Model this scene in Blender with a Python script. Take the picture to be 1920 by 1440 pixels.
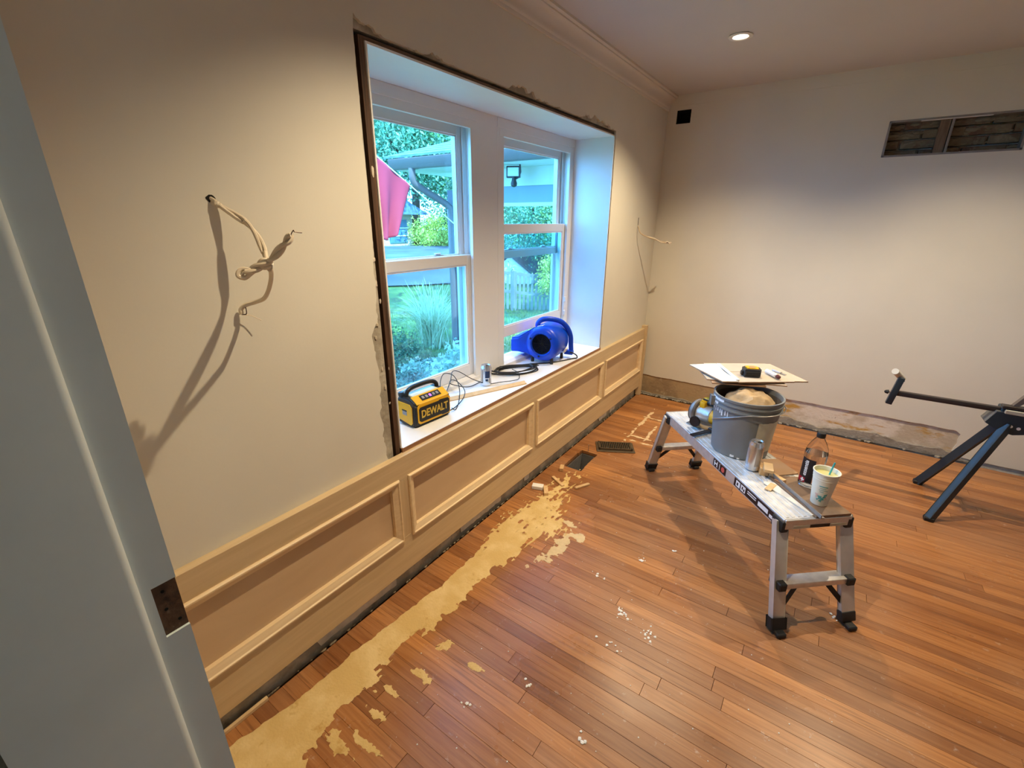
import bpy, bmesh, math, random
import numpy as np
from mathutils import Vector, Matrix, noise as mnoise

for o in list(bpy.data.objects): bpy.data.objects.remove(o, do_unlink=True)
scene = bpy.context.scene
COL = scene.collection
random.seed(11)
rng = np.random.default_rng(11)
R = math.radians

# ------------------------------------------------------------------ camera
cam_d = bpy.data.cameras.new('camera')
cam = bpy.data.objects.new('camera', cam_d); COL.objects.link(cam)
PITCH, YAW, ROLL = 0.3479, 0.6053, 0.0060
fw = Vector((-math.sin(YAW)*math.cos(PITCH), math.cos(YAW)*math.cos(PITCH), -math.sin(PITCH)))
rt = Vector((math.cos(YAW), math.sin(YAW), 0)); up = rt.cross(fw)
r2 = math.cos(ROLL)*rt + math.sin(ROLL)*up
u2 = -math.sin(ROLL)*rt + math.cos(ROLL)*up
M = Matrix((r2, u2, -fw)).transposed().to_4x4()
M.translation = Vector((1.3173, 0.0, 1.55))
cam.matrix_world = M
cam_d.sensor_width = 36.0
cam_d.lens = 846.07/1920*36
cam_d.clip_start = 0.02; cam_d.clip_end = 200
scene.camera = cam

# ------------------------------------------------------------------ world, sun, exposure
vs = scene.view_settings
vs.view_transform = 'Standard'; vs.look = 'None'; vs.gamma = 1.0; vs.use_curve_mapping = False
vs.exposure = 0.44
w = bpy.data.worlds.new('sky'); scene.world = w; w.use_nodes = True
bg = w.node_tree.nodes['Background']
bg.inputs[0].default_value = (0.27, 0.57, 1.0, 1); bg.inputs[1].default_value = 10.5
sd = bpy.data.lights.new('sun', 'SUN'); sd.energy = 11.0; sd.angle = R(0.6); sd.color = (0.95, 1.0, 0.95)
sun = bpy.data.objects.new('sun', sd); COL.objects.link(sun)
sun.rotation_euler = Vector((-0.60, 0.30, -0.74)).to_track_quat('-Z', 'Y').to_euler()
def area(name, loc, direction, sx, sy, energy, color, portal=False):
    l = bpy.data.lights.new(name, 'AREA'); l.shape = 'RECTANGLE'; l.size = sx; l.size_y = sy
    l.energy = energy; l.color = color
    if portal: l.cycles.is_portal = True
    o = bpy.data.objects.new(name, l); COL.objects.link(o); o.location = loc
    o.rotation_euler = Vector(direction).to_track_quat('-Z', 'Y').to_euler(); return o
area('window_daylight_portal', (-0.45, 2.08, 1.37), (1, 0, 0), 1.40, 1.95, 0, (1, 1, 1), True)
area('hall_fill_light', (3.3, -0.75, 1.5), (-1, 0.05, -0.05), 0.9, 1.2, 2.9, (0.60, 0.92, 0.97))  # area light added to give the jamb cool light; the hall has no window
LAMP_W = 100.0
LAMP_COL = (1.0, 0.80, 0.52)

YB, H, W = 4.04, 2.463, 3.6       # back wall, ceiling height, room width

# ------------------------------------------------------------------ helpers
def nz(x, y=0.0, z=0.0): return mnoise.noise(Vector((x, y, z)))

class B:
    def __init__(s): s.bm = bmesh.new()
    def box(s, x0, x1, y0, y1, z0, z1, bev=0, seg=2, rot=None, piv=None):
        r = bmesh.ops.create_cube(s.bm, size=1.0); vs_ = r['verts']
        for v in vs_:
            v.co = Vector(((x0+x1)/2+v.co.x*(x1-x0), (y0+y1)/2+v.co.y*(y1-y0), (z0+z1)/2+v.co.z*(z1-z0)))
        if rot is not None:
            c = Vector(piv) if piv is not None else Vector(((x0+x1)/2, (y0+y1)/2, (z0+z1)/2))
            for v in vs_: v.co = c + rot @ (v.co-c)
        if bev > 0:
            es = list({e for v in vs_ for e in v.link_edges})
            bmesh.ops.bevel(s.bm, geom=es, offset=bev, segments=seg, affect='EDGES', profile=0.5)
        return s
    def bar(s, p0, p1, wx, wz, bev=0, upv=(0, 0, 1)):
        p0, p1 = Vector(p0), Vector(p1); d = (p1-p0); L = d.length; d.normalize()
        a = Vector(upv).cross(d)
        if a.length < 1e-4: a = Vector((1, 0, 0)).cross(d)
        a.normalize(); b = d.cross(a)
        m = Matrix((d, a, b)).transposed()
        r = bmesh.ops.create_cube(s.bm, size=1.0); vv = r['verts']; c = (p0+p1)/2
        for v in vv: v.co = c + m @ Vector((v.co.x*L, v.co.y*wx, v.co.z*wz))
        if bev > 0:
            es = list({e for v in vv for e in v.link_edges})
            bmesh.ops.bevel(s.bm, geom=es, offset=bev, segments=2, affect='EDGES', profile=0.5)
        return s
    def tube(s, pts, r, n=8, closed=False, caps=True):
        pts = [Vector(p) for p in pts]; N = len(pts)
        rr = r if hasattr(r, '__len__') else [r]*N
        rings = []; prev = None
        for i, p in enumerate(pts):
            if closed: t = pts[(i+1) % N]-pts[i-1]
            else: t = pts[min(i+1, N-1)]-pts[max(i-1, 0)]
            if t.length < 1e-9: t = Vector((0, 0, 1))
            t.normalize()
            if prev is None:
                a = Vector((0, 0, 1)) if abs(t.z) < .9 else Vector((1, 0, 0))
                a = (a - t*a.dot(t)).normalized()
            else:
                a = prev - t*prev.dot(t)
                if a.length < 1e-6: a = t.orthogonal()
                a.normalize()
            prev = a; b = t.cross(a)
            rings.append([s.bm.verts.new(p + (a*math.cos(2*math.pi*k/n)+b*math.sin(2*math.pi*k/n))*rr[i]) for k in range(n)])
        for i in range(N if closed else N-1):
            q, u = rings[i], rings[(i+1) % N]
            for k in range(n): s.bm.faces.new((q[k], q[(k+1) % n], u[(k+1) % n], u[k]))
        if caps and not closed:
            s.bm.faces.new(rings[0][::-1]); s.bm.faces.new(rings[-1])
        return s
    def lathe(s, prof, n=32, c=(0, 0, 0), axis='z', cap0=True, cap1=True):
        c = Vector(c); rings = []
        def pt(r, h, a):
            x, y = r*math.cos(a), r*math.sin(a)
            if axis == 'z': return c+Vector((x, y, h))
            if axis == 'y': return c+Vector((y, h, x))
            return c+Vector((h, x, y))
        for r, h in prof:
            rings.append([s.bm.verts.new(pt(r, h, 2*math.pi*k/n)) for k in range(n)])
        for q, u in zip(rings, rings[1:]):
            for k in range(n): s.bm.faces.new((q[k], q[(k+1) % n], u[(k+1) % n], u[k]))
        if cap0: s.bm.faces.new(rings[0][::-1])
        if cap1: s.bm.faces.new(rings[-1])
        return s
    def prism(s, poly, h0, h1, f):
        """poly: 2-D outline; f(a, b, h) -> 3-D point; extruded h0..h1"""
        v0 = [s.bm.verts.new(f(a, b, h0)) for a, b in poly]; v1 = [s.bm.verts.new(f(a, b, h1)) for a, b in poly]
        n = len(poly)
        fs = [s.bm.faces.new(v0), s.bm.faces.new(v1[::-1])]
        for i in range(n): s.bm.faces.new((v0[(i+1) % n], v0[i], v1[i], v1[(i+1) % n]))
        if n > 4:
            for q in fs: q.normal_update()
            bmesh.ops.triangulate(s.bm, faces=fs, ngon_method='EAR_CLIP')
        return s
    def mesh(s, name, smooth=35):
        bmesh.ops.recalc_face_normals(s.bm, faces=s.bm.faces[:])
        me = bpy.data.meshes.new(name); s.bm.to_mesh(me); s.bm.free()
        if smooth:
            me.polygons.foreach_set('use_smooth', [True]*len(me.polygons)); me.set_sharp_from_angle(angle=R(smooth))
        return me
    def done(s, name, mat, parent=None, smooth=35, **k):
        return link(name, s.mesh(name, smooth), mat, parent, **k)

def link(name, me, mat, parent=None, **k):
    if mat is not None:
        me.materials.clear(); me.materials.append(mat)
    o = bpy.data.objects.new(name, me); COL.objects.link(o)
    if parent is not None: o.parent = parent
    props(o, **k); return o
def props(o, label=None, cat=None, group=None, kind=None):
    if label: o['label'] = label
    if cat: o['category'] = cat
    if group: o['group'] = group
    if kind: o['kind'] = kind
    return o
def thing(name, label, cat, loc=(0, 0, 0), rz=0.0, group=None, kind=None):
    o = bpy.data.objects.new(name, None); COL.objects.link(o); o.empty_display_size = .05
    o.location = loc; o.rotation_euler = (0, 0, rz)
    return props(o, label, cat, group, kind)
def pyd(name, verts, faces, mat, parent=None, smooth=0, **k):
    me = bpy.data.meshes.new(name); me.from_pydata([tuple(v) for v in verts], [], [tuple(f) for f in faces]); me.update()
    if smooth:
        me.polygons.foreach_set('use_smooth', [True]*len(me.polygons)); me.set_sharp_from_angle(angle=R(smooth))
    return link(name, me, mat, parent, **k)
def text_mesh(txt, size, extrude, shear=0.0, offset=0.0, sx=1.0):
    cu = bpy.data.curves.new('lettering', 'FONT'); cu.body = txt; cu.size = size; cu.extrude = extrude
    cu.shear = shear; cu.offset = offset; cu.align_x = 'CENTER'; cu.align_y = 'CENTER'; cu.resolution_u = 3
    o = bpy.data.objects.new('lettering', cu); COL.objects.link(o)
    dg = bpy.context.evaluated_depsgraph_get(); me = bpy.data.meshes.new_from_object(o.evaluated_get(dg))
    bpy.data.objects.remove(o, do_unlink=True)
    for v in me.vertices: v.co.x *= sx
    return me
def spline(pts, m=8, closed=False):
    P = [Vector(p) for p in pts]; n = len(P); out = []
    rngi = range(n) if closed else range(n-1)
    for i in rngi:
        if closed: a, b, c, d = P[i-1], P[i], P[(i+1) % n], P[(i+2) % n]
        else: a, b, c, d = P[max(i-1, 0)], P[i], P[i+1], P[min(i+2, n-1)]
        for k in range(m):
            t = k/m
            out.append(.5*((2*b)+(c-a)*t+(2*a-5*b+4*c-d)*t*t+(3*b-a-3*c+d)*t**3))
    if not closed: out.append(P[-1])
    return out
def cells(x0, x1, z0, z1, holes):
    xs = sorted({x0, x1, *[v for h in holes for v in h[:2]]}); zs = sorted({z0, z1, *[v for h in holes for v in h[2:]]})
    for a, b in zip(xs, xs[1:]):
        for c, d in zip(zs, zs[1:]):
            mx, mz = (a+b)/2, (c+d)/2
            if not any(h[0] < mx < h[1] and h[2] < mz < h[3] for h in holes): yield a, b, c, d

# ------------------------------------------------------------------ materials
def mat(name, col, rough=.6, metal=0.0, var=0.0, vscale=6.0, vstretch=(1, 1, 1), bump=0.0, bscale=80.0, bstretch=(1, 1, 1),
        trans=0.0, ior=1.45, emit=None, estr=0.0, coat=0.0, sheen=0.0, coords='Object', spec=None, subsurf=0.0):
    m = bpy.data.materials.new(name); m.use_nodes = True; nt = m.node_tree; p = nt.nodes['Principled BSDF']
    p.inputs['Base Color'].default_value = (*col, 1); p.inputs['Roughness'].default_value = rough; p.inputs['Metallic'].default_value = metal
    p.inputs['Transmission Weight'].default_value = trans; p.inputs['IOR'].default_value = ior
    p.inputs['Coat Weight'].default_value = coat
    if spec is not None: p.inputs['Specular IOR Level'].default_value = spec
    if emit: p.inputs['Emission Color'].default_value = (*emit, 1); p.inputs['Emission Strength'].default_value = estr
    tc = nt.nodes.new('ShaderNodeTexCoord')
    def nzn(scale, st, det=4):
        mp = nt.nodes.new('ShaderNodeMapping'); mp.inputs['Scale'].default_value = st
        n = nt.nodes.new('ShaderNodeTexNoise'); n.inputs['Scale'].default_value = scale; n.inputs['Detail'].default_value = det
        nt.links.new(tc.outputs[coords], mp.inputs[0]); nt.links.new(mp.outputs[0], n.inputs['Vector']); return n
    if var > 0:
        n = nzn(vscale, vstretch); rp = nt.nodes.new('ShaderNodeValToRGB')
        rp.color_ramp.elements[0].position = .3; rp.color_ramp.elements[1].position = .7
        rp.color_ramp.elements[0].color = (*[max(0, c*(1-var)) for c in col], 1); rp.color_ramp.elements[1].color = (*[min(1, c*(1+var)) for c in col], 1)
        nt.links.new(n.outputs['Fac'], rp.inputs[0]); nt.links.new(rp.outputs[0], p.inputs['Base Color'])
    if bump > 0:
        n = nzn(bscale, bstretch, 5); b = nt.nodes.new('ShaderNodeBump'); b.inputs['Strength'].default_value = bump; b.inputs['Distance'].default_value = .004
        nt.links.new(n.outputs['Fac'], b.inputs['Height']); nt.links.new(b.outputs[0], p.inputs['Normal'])
    return m

def patch_mat(name, layers, rough=.85, bump=.3, bscale=60):
    """layers: base colour, then (colour, noise scale, low, high, stretch, offset) splashed over it by noise with a shape of its own"""
    m = bpy.data.materials.new(name); m.use_nodes = True; nt = m.node_tree; p = nt.nodes['Principled BSDF']; p.inputs['Roughness'].default_value = rough
    ge = nt.nodes.new('ShaderNodeNewGeometry'); cur = None; base = layers[0]
    rgb = nt.nodes.new('ShaderNodeRGB'); rgb.outputs[0].default_value = (*base, 1); cur = rgb.outputs[0]
    for c, sc, lo, hi, st, off in layers[1:]:
        mp = nt.nodes.new('ShaderNodeMapping'); mp.inputs['Scale'].default_value = st; mp.inputs['Location'].default_value = (off, off*1.7, off*.6)
        n = nt.nodes.new('ShaderNodeTexNoise'); n.inputs['Scale'].default_value = sc; n.inputs['Detail'].default_value = 5; n.inputs['Roughness'].default_value = .6
        r = nt.nodes.new('ShaderNodeMapRange'); r.inputs[1].default_value = lo; r.inputs[2].default_value = hi
        mx = nt.nodes.new('ShaderNodeMixRGB'); mx.inputs[2].default_value = (*c, 1)
        nt.links.new(ge.outputs['Position'], mp.inputs[0]); nt.links.new(mp.outputs[0], n.inputs['Vector']); nt.links.new(n.outputs['Fac'], r.inputs[0])
        nt.links.new(r.outputs[0], mx.inputs[0]); nt.links.new(cur, mx.inputs[1]); cur = mx.outputs[0]
    nt.links.new(cur, p.inputs['Base Color'])
    if bump:
        n = nt.nodes.new('ShaderNodeTexNoise'); n.inputs['Scale'].default_value = bscale; n.inputs['Detail'].default_value = 6
        b = nt.nodes.new('ShaderNodeBump'); b.inputs['Strength'].default_value = bump; b.inputs['Distance'].default_value = .006
        nt.links.new(ge.outputs['Position'], n.inputs['Vector']); nt.links.new(n.outputs['Fac'], b.inputs['Height']); nt.links.new(b.outputs[0], p.inputs['Normal'])
    return m

def plank_mat():
    m = bpy.data.materials.new('oak_floor'); m.use_nodes = True; nt = m.node_tree; L = nt.links.new; p = nt.nodes['Principled BSDF']
    ge = nt.nodes.new('ShaderNodeNewGeometry'); oi = nt.nodes.new('ShaderNodeObjectInfo')
    mu = nt.nodes.new('ShaderNodeVectorMath'); mu.operation = 'SCALE'; mu.inputs[0].default_value = (37, 19, 11); L(oi.outputs['Random'], mu.inputs['Scale'])
    ad = nt.nodes.new('ShaderNodeVectorMath'); ad.operation = 'ADD'; L(ge.outputs['Position'], ad.inputs[0]); L(mu.outputs[0], ad.inputs[1])
    mp = nt.nodes.new('ShaderNodeMapping'); mp.inputs['Scale'].default_value = (1.2, 26, 8); L(ad.outputs[0], mp.inputs[0])
    gr = nt.nodes.new('ShaderNodeTexNoise'); gr.inputs['Scale'].default_value = 3.0; gr.inputs['Detail'].default_value = 7; gr.inputs['Roughness'].default_value = .62; gr.inputs['Distortion'].default_value = .6
    L(mp.outputs[0], gr.inputs['Vector'])
    r1 = nt.nodes.new('ShaderNodeValToRGB'); e = r1.color_ramp.elements
    e[0].position = .28; e[0].color = (.27, .105, .036, 1); e[1].position = .72; e[1].color = (.45, .215, .082, 1)
    k = e.new(.5); k.color = (.365, .158, .055, 1)
    L(gr.outputs['Fac'], r1.inputs[0])
    tone = nt.nodes.new('ShaderNodeValToRGB'); e = tone.color_ramp.elements
    e[0].position = 0; e[0].color = (.66, .58, .56, 1); e[1].position = 1; e[1].color = (1.34, 1.32, 1.22, 1)
    k = e.new(.3); k.color = (.90, .84, .82, 1); k = e.new(.8); k.color = (1.08, 1.05, 1.0, 1)
    L(oi.outputs['Random'], tone.inputs[0])
    m1 = nt.nodes.new('ShaderNodeMixRGB'); m1.blend_type = 'MULTIPLY'; m1.inputs[0].default_value = 1; L(r1.outputs[0], m1.inputs[1]); L(tone.outputs[0], m1.inputs[2])
    # worn, dusty haze where people walk: its own cloudy shape
    n2 = nt.nodes.new('ShaderNodeTexNoise'); n2.inputs['Scale'].default_value = 3.2; n2.inputs['Detail'].default_value = 5; L(ge.outputs['Position'], n2.inputs['Vector'])
    a2 = nt.nodes.new('ShaderNodeMapRange'); a2.inputs[1].default_value = .45; a2.inputs[2].default_value = .75; a2.inputs[4].default_value = .36; L(n2.outputs['Fac'], a2.inputs[0])
    m2 = nt.nodes.new('ShaderNodeMixRGB'); m2.inputs[2].default_value = (.37, .215, .125, 1); L(a2.outputs[0], m2.inputs[0]); L(m1.outputs[0], m2.inputs[1])
    # dust smears and specks
    n3 = nt.nodes.new('ShaderNodeTexNoise'); n3.inputs['Scale'].default_value = 24; n3.inputs['Detail'].default_value = 5; n3.inputs['Roughness'].default_value = .7; L(ge.outputs['Position'], n3.inputs['Vector'])
    a3 = nt.nodes.new('ShaderNodeMapRange'); a3.inputs[1].default_value = .62; a3.inputs[2].default_value = .75; a3.inputs[4].default_value = .55; L(n3.outputs['Fac'], a3.inputs[0])
    m3 = nt.nodes.new('ShaderNodeMixRGB'); m3.inputs[2].default_value = (.60, .50, .42, 1); L(a3.outputs[0], m3.inputs[0]); L(m2.outputs[0], m3.inputs[1])
    # dark grain scratches
    mp4 = nt.nodes.new('ShaderNodeMapping'); mp4.inputs['Scale'].default_value = (1.6, 36, 1); L(ge.outputs['Position'], mp4.inputs[0])
    n4 = nt.nodes.new('ShaderNodeTexNoise'); n4.inputs['Scale'].default_value = 2; n4.inputs['Detail'].default_value = 3; L(mp4.outputs[0], n4.inputs['Vector'])
    a4 = nt.nodes.new('ShaderNodeMapRange'); a4.inputs[1].default_value = .56; a4.inputs[2].default_value = .72; a4.inputs[4].default_value = .62; L(n4.outputs['Fac'], a4.inputs[0])
    m4 = nt.nodes.new('ShaderNodeMixRGB'); m4.inputs[2].default_value = (.12, .045, .02, 1); L(a4.outputs[0], m4.inputs[0]); L(m3.outputs[0], m4.inputs[1])
    L(m4.outputs[0], p.inputs['Base Color'])
    rr = nt.nodes.new('ShaderNodeMapRange'); rr.inputs[1].default_value = .3; rr.inputs[2].default_value = .7; rr.inputs[3].default_value = .24; rr.inputs[4].default_value = .42
    L(n2.outputs['Fac'], rr.inputs[0]); L(rr.outputs[0], p.inputs['Roughness'])
    b = nt.nodes.new('ShaderNodeBump'); b.inputs['Strength'].default_value = .08; b.inputs['Distance'].default_value = .002; L(gr.outputs['Fac'], b.inputs['Height']); L(b.outputs[0], p.inputs['Normal'])
    return m

def wood_mat(name, c0, c1, stretch, scale=3.0, rough=.6):
    m = bpy.data.materials.new(name); m.use_nodes = True; nt = m.node_tree; L = nt.links.new; p = nt.nodes['Principled BSDF']; p.inputs['Roughness'].default_value = rough
    ge = nt.nodes.new('ShaderNodeNewGeometry'); oi = nt.nodes.new('ShaderNodeObjectInfo')
    mu = nt.nodes.new('ShaderNodeVectorMath'); mu.operation = 'SCALE'; mu.inputs[0].default_value = (7, 5, 9); L(oi.outputs['Random'], mu.inputs['Scale'])
    ad = nt.nodes.new('ShaderNodeVectorMath'); L(ge.outputs['Position'], ad.inputs[0]); L(mu.outputs[0], ad.inputs[1])
    mp = nt.nodes.new('ShaderNodeMapping'); mp.inputs['Scale'].default_value = stretch; L(ad.outputs[0], mp.inputs[0])
    n = nt.nodes.new('ShaderNodeTexNoise'); n.inputs['Scale'].default_value = scale; n.inputs['Detail'].default_value = 6; n.inputs['Distortion'].default_value = .9; L(mp.outputs[0], n.inputs['Vector'])
    r = nt.nodes.new('ShaderNodeValToRGB'); r.color_ramp.elements[0].position = .3; r.color_ramp.elements[1].position = .7
    r.color_ramp.elements[0].color = (*c0, 1); r.color_ramp.elements[1].color = (*c1, 1)
    L(n.outputs['Fac'], r.inputs[0]); L(r.outputs[0], p.inputs['Base Color'])
    b = nt.nodes.new('ShaderNodeBump'); b.inputs['Strength'].default_value = .06; b.inputs['Distance'].default_value = .002; L(n.outputs['Fac'], b.inputs['Height']); L(b.outputs[0], p.inputs['Normal'])
    return m

def glass_mat(name, tint, gloss=.07):
    m = bpy.data.materials.new(name); m.use_nodes = True; nt = m.node_tree; nt.nodes.remove(nt.nodes['Principled BSDF'])
    o = nt.nodes['Material Output']; t = nt.nodes.new('ShaderNodeBsdfTransparent'); t.inputs[0].default_value = (*tint, 1)
    g = nt.nodes.new('ShaderNodeBsdfGlossy'); g.inputs['Roughness'].default_value = .02; mx = nt.nodes.new('ShaderNodeMixShader'); mx.inputs[0].default_value = gloss
    nt.links.new(t.outputs[0], mx.inputs[1]); nt.links.new(g.outputs[0], mx.inputs[2]); nt.links.new(mx.outputs[0], o.inputs[0]); return m

def screen_mat(name, col, fac):
    m = bpy.data.materials.new(name); m.use_nodes = True; nt = m.node_tree; nt.nodes.remove(nt.nodes['Principled BSDF'])
    o = nt.nodes['Material Output']; t = nt.nodes.new('ShaderNodeBsdfTransparent')
    g = nt.nodes.new('ShaderNodeBsdfDiffuse'); g.inputs[0].default_value = (*col, 1); mx = nt.nodes.new('ShaderNodeMixShader'); mx.inputs[0].default_value = fac
    nt.links.new(t.outputs[0], mx.inputs[1]); nt.links.new(g.outputs[0], mx.inputs[2]); nt.links.new(mx.outputs[0], o.inputs[0]); return m

def leaf_mat(name, c0, c1):
    m = bpy.data.materials.new(name); m.use_nodes = True; nt = m.node_tree; L = nt.links.new; p = nt.nodes['Principled BSDF']; p.inputs['Roughness'].default_value = .55
    ge = nt.nodes.new('ShaderNodeNewGeometry'); r = nt.nodes.new('ShaderNodeValToRGB')
    r.color_ramp.elements[0].color = (*c0, 1); r.color_ramp.elements[1].color = (*c1, 1); L(ge.outputs['Random Per Island'], r.inputs[0]); L(r.outputs[0], p.inputs['Base Color'])
    t = nt.nodes.new('ShaderNodeBsdfTranslucent'); L(r.outputs[0], t.inputs[0]); mx = nt.nodes.new('ShaderNodeMixShader'); mx.inputs[0].default_value = .35
    o = nt.nodes['Material Output']; L(p.outputs[0], mx.inputs[1]); L(t.outputs[0], mx.inputs[2]); L(mx.outputs[0], o.inputs[0]); return m

MT = dict(
    wall=mat('wall_paint', (.70, .665, .575), .75, var=.035, vscale=2.2, bump=.05, bscale=120),
    ceil=mat('ceiling_paint', (.58, .545, .52), .85, var=.03, vscale=1.5, bump=.04, bscale=90),
    crown=mat('crown_paint', (.66, .61, .55), .6, var=.03, vscale=3),
    white=mat('white_trim_paint', (.80, .80, .80), .42, var=.02, vscale=5),
    vinyl=mat('window_vinyl', (.80, .78, .76), .35),
    sillw=mat('sill_paint', (.82, .81, .80), .38, var=.03, vscale=9),
    jamb=mat('jamb_paint', (.70, .78, .79), .45, var=.04, vscale=7, bump=.05, bscale=40),
    old=patch_mat('old_plaster', [(.34, .30, .235), ((.52, .47, .38), 9, .45, .62, (1, 1, 1), 3.1), ((.17, .14, .10), 14, .60, .72, (1, 1, 1), 9.0)], .9, .5),
    base=patch_mat('exposed_base_plaster', [(.50, .42, .32), ((.70, .63, .55), 5.5, .42, .56, (1, 1, 1.5), 1.2), ((.50, .29, .07), 7.0, .54, .64, (.7, 1, 2.2), 5.5), ((.16, .12, .08), 30, .68, .76, (1, 1, 1), 2.0)], .9, .5),
    basedk=patch_mat('brown_base_plaster', [(.40, .29, .165), ((.28, .20, .12), 6, .45, .62, (1, 1, 1), 1.2), ((.50, .40, .27), 11, .58, .70, (1, 1, 1), 7.0)], .9, .5),
    mortar=patch_mat('grey_mortar', [(.33, .295, .25), ((.22, .19, .16), 12, .5, .65, (1, 1, 1), 4.0), ((.46, .42, .36), 20, .6, .7, (1, 1, 1), 8.0)], .95, .8, 90),
    stud=wood_mat('dark_old_wood', (.045, .022, .012), (.14, .07, .038), (30, 30, 2)),
    studh=wood_mat('dark_old_wood_header', (.06, .03, .018), (.20, .11, .065), (30, 2, 30)),
    black=mat('void_black', (.008, .007, .006), .9),  # black standing in for the dark inside holes and gaps
    plank=plank_mat(),
    sub=mat('subfloor', (.035, .018, .009), .9),
    filler=patch_mat('wood_filler', [(.62, .43, .17), ((.72, .54, .26), 7, .45, .65, (1, 1, 1), 2.0), ((.46, .27, .07), 16, .62, .74, (1, 1, 1), 6.0)], .85, .45, 120),
    ply=wood_mat('panel_plywood', (.56, .39, .23), (.64, .46, .28), (14, 1.3, 4), 2.0, .55),
    rail=wood_mat('raw_poplar_rail', (.57, .415, .235), (.65, .49, .29), (20, 1.5, 24), 2.0, .55),
    stile=wood_mat('raw_poplar_stile', (.57, .415, .235), (.65, .49, .29), (20, 24, 1.5), 2.0, .55),
    mould=wood_mat('raw_pine_moulding', (.72, .53, .31), (.82, .64, .40), (20, 2, 24), 2.0, .5),
    edge=wood_mat('brown_board_edge', (.22, .105, .05), (.34, .17, .085), (10, 3, 30), 3.0, .6),
    strip=wood_mat('pine_strip', (.62, .42, .22), (.74, .54, .31), (8, 8, 8), 2.0, .55),
    scrap=wood_mat('wood_scrap', (.58, .36, .17), (.74, .52, .28), (12, 12, 12), 2.0, .6),
    alu=mat('brushed_aluminium', (.64, .63, .62), .38, .55, var=.1, vscale=40, bump=.04, bscale=150),
    aludk=mat('aluminium_leg', (.60, .58, .56), .42, .35, var=.08, vscale=20),
    deck=mat('scuffed_deck', (.70, .71, .72), .40, .25, var=.18, vscale=22, bump=.08, bscale=100),
    rubber=mat('black_rubber', (.018, .018, .02), .6),
    blackp=mat('black_plastic', (.012, .012, .014), .42),
    darkp=mat('charcoal_plastic', (.025, .027, .032), .5, bump=.05, bscale=200),
    yellow=mat('yellow_plastic', (.80, .43, .012), .42),
    creamp=mat('cream_plate', (.72, .68, .48), .4),
    grille=mat('speaker_grille', (.012, .012, .014), .5, bump=.4, bscale=400),
    gold=mat('gold_lettering', (.62, .42, .06), .5),
    grey=mat('grey_sticker', (.30, .29, .30), .5),
    purple=mat('lit_purple_button', (.30, .1, .5), .4, emit=(.55, .2, 1.0), estr=.8),
    blue=mat('blue_plastic', (.002, .062, .66), .33, var=.12, vscale=8),
    bluedk=mat('dark_blue_vane', (.004, .012, .07), .5),
    canm=mat('can_aluminium', (.72, .73, .76), .25, .9),
    canprint=mat('can_print', (.03, .05, .12), .35, .3),
    cang=mat('can_grey_print', (.40, .36, .33), .35, .6),
    bucket=mat('grey_bucket_plastic', (.20, .215, .225), .5, var=.06, vscale=9),
    bucketin=mat('bucket_inside', (.10, .09, .085), .7),
    spatter=mat('white_paint_spatter', (.82, .84, .86), .5),
    paper=mat('faded_paper_label', (.58, .56, .44), .7, var=.05, vscale=30),
    wire=mat('steel_wire', (.55, .55, .55), .35, .9),
    bag=mat('cream_insulation', (.42, .30, .17), .9, var=.3, vscale=16, bump=.8, bscale=30),
    boardt=mat('primed_board_face', (.52, .455, .385), .6, var=.05, vscale=10),
    boardw=mat('white_board_face', (.74, .72, .68), .55, var=.03, vscale=10),
    boarde=mat('board_edge', (.40, .25, .15), .7),
    darkply=wood_mat('brown_hardboard', (.17, .105, .065), (.24, .155, .10), (6, 6, 6), 2.0, .5),
    whitetrim=mat('white_trim_scrap', (.76, .74, .68), .5),
    pet=mat('clear_bottle_plastic', (.95, .96, .98), .06, trans=1.0, ior=1.12),
    water=mat('water', (.86, .90, .95), .02, trans=1.0, ior=1.2),
    lblack=mat('black_bottle_label', (.012, .008, .012), .4),
    lred=mat('red_label_block', (.36, .008, .02), .4),
    lwhite=mat('white_lettering', (.86, .86, .86), .5),
    foam=mat('foam_cup', (.80, .80, .70), .6),
    drink=mat('lemonade', (.62, .60, .28), .25),
    straw=mat('teal_straw', (.06, .42, .46), .35),
    teal=mat('teal_print', (.10, .40, .42), .55),
    pinkp=mat('pink_print', (.74, .55, .50), .55),
    steelb=mat('blue_grey_steel', (.035, .055, .075), .4, .35),
    steelk=mat('dark_bar_steel', (.05, .042, .042), .42, .4),
    cableW=mat('white_cable_sheath', (.70, .60, .46), .5),
    cableT=mat('tan_cable_sheath', (.50, .38, .25), .55),
    copper=mat('bare_copper', (.10, .06, .04), .4, .6),
    cordk=mat('black_cord', (.014, .014, .016), .5),
    vent=mat('brown_register', (.115, .085, .055), .45, .4),
    brick=patch_mat('old_brick', [(.20, .155, .10), ((.15, .085, .055), 10, .5, .62, (1, 1, 1), 2.0), ((.27, .225, .15), 18, .55, .66, (1, 1, 1), 5.0)], .95, .8),
    zinc=mat('zinc_frame', (.28, .27, .27), .5, .5, var=.1, vscale=30),
    mort2=patch_mat('smeared_mortar', [(.24, .20, .135), ((.15, .12, .08), 14, .5, .62, (1, 1, 1), 3.0)], .95, .9),
    glass=glass_mat('window_glass', (.66, .90, 1.0), .05),
    screen=screen_mat('insect_screen_mesh', (.16, .22, .26), .22),
    lens=mat('lamp_lens', (1, .95, .85), .5, emit=(1, .90, .74), estr=14),
    lampr=mat('lamp_reflector', (.80, .77, .72), .3),
)

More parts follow.
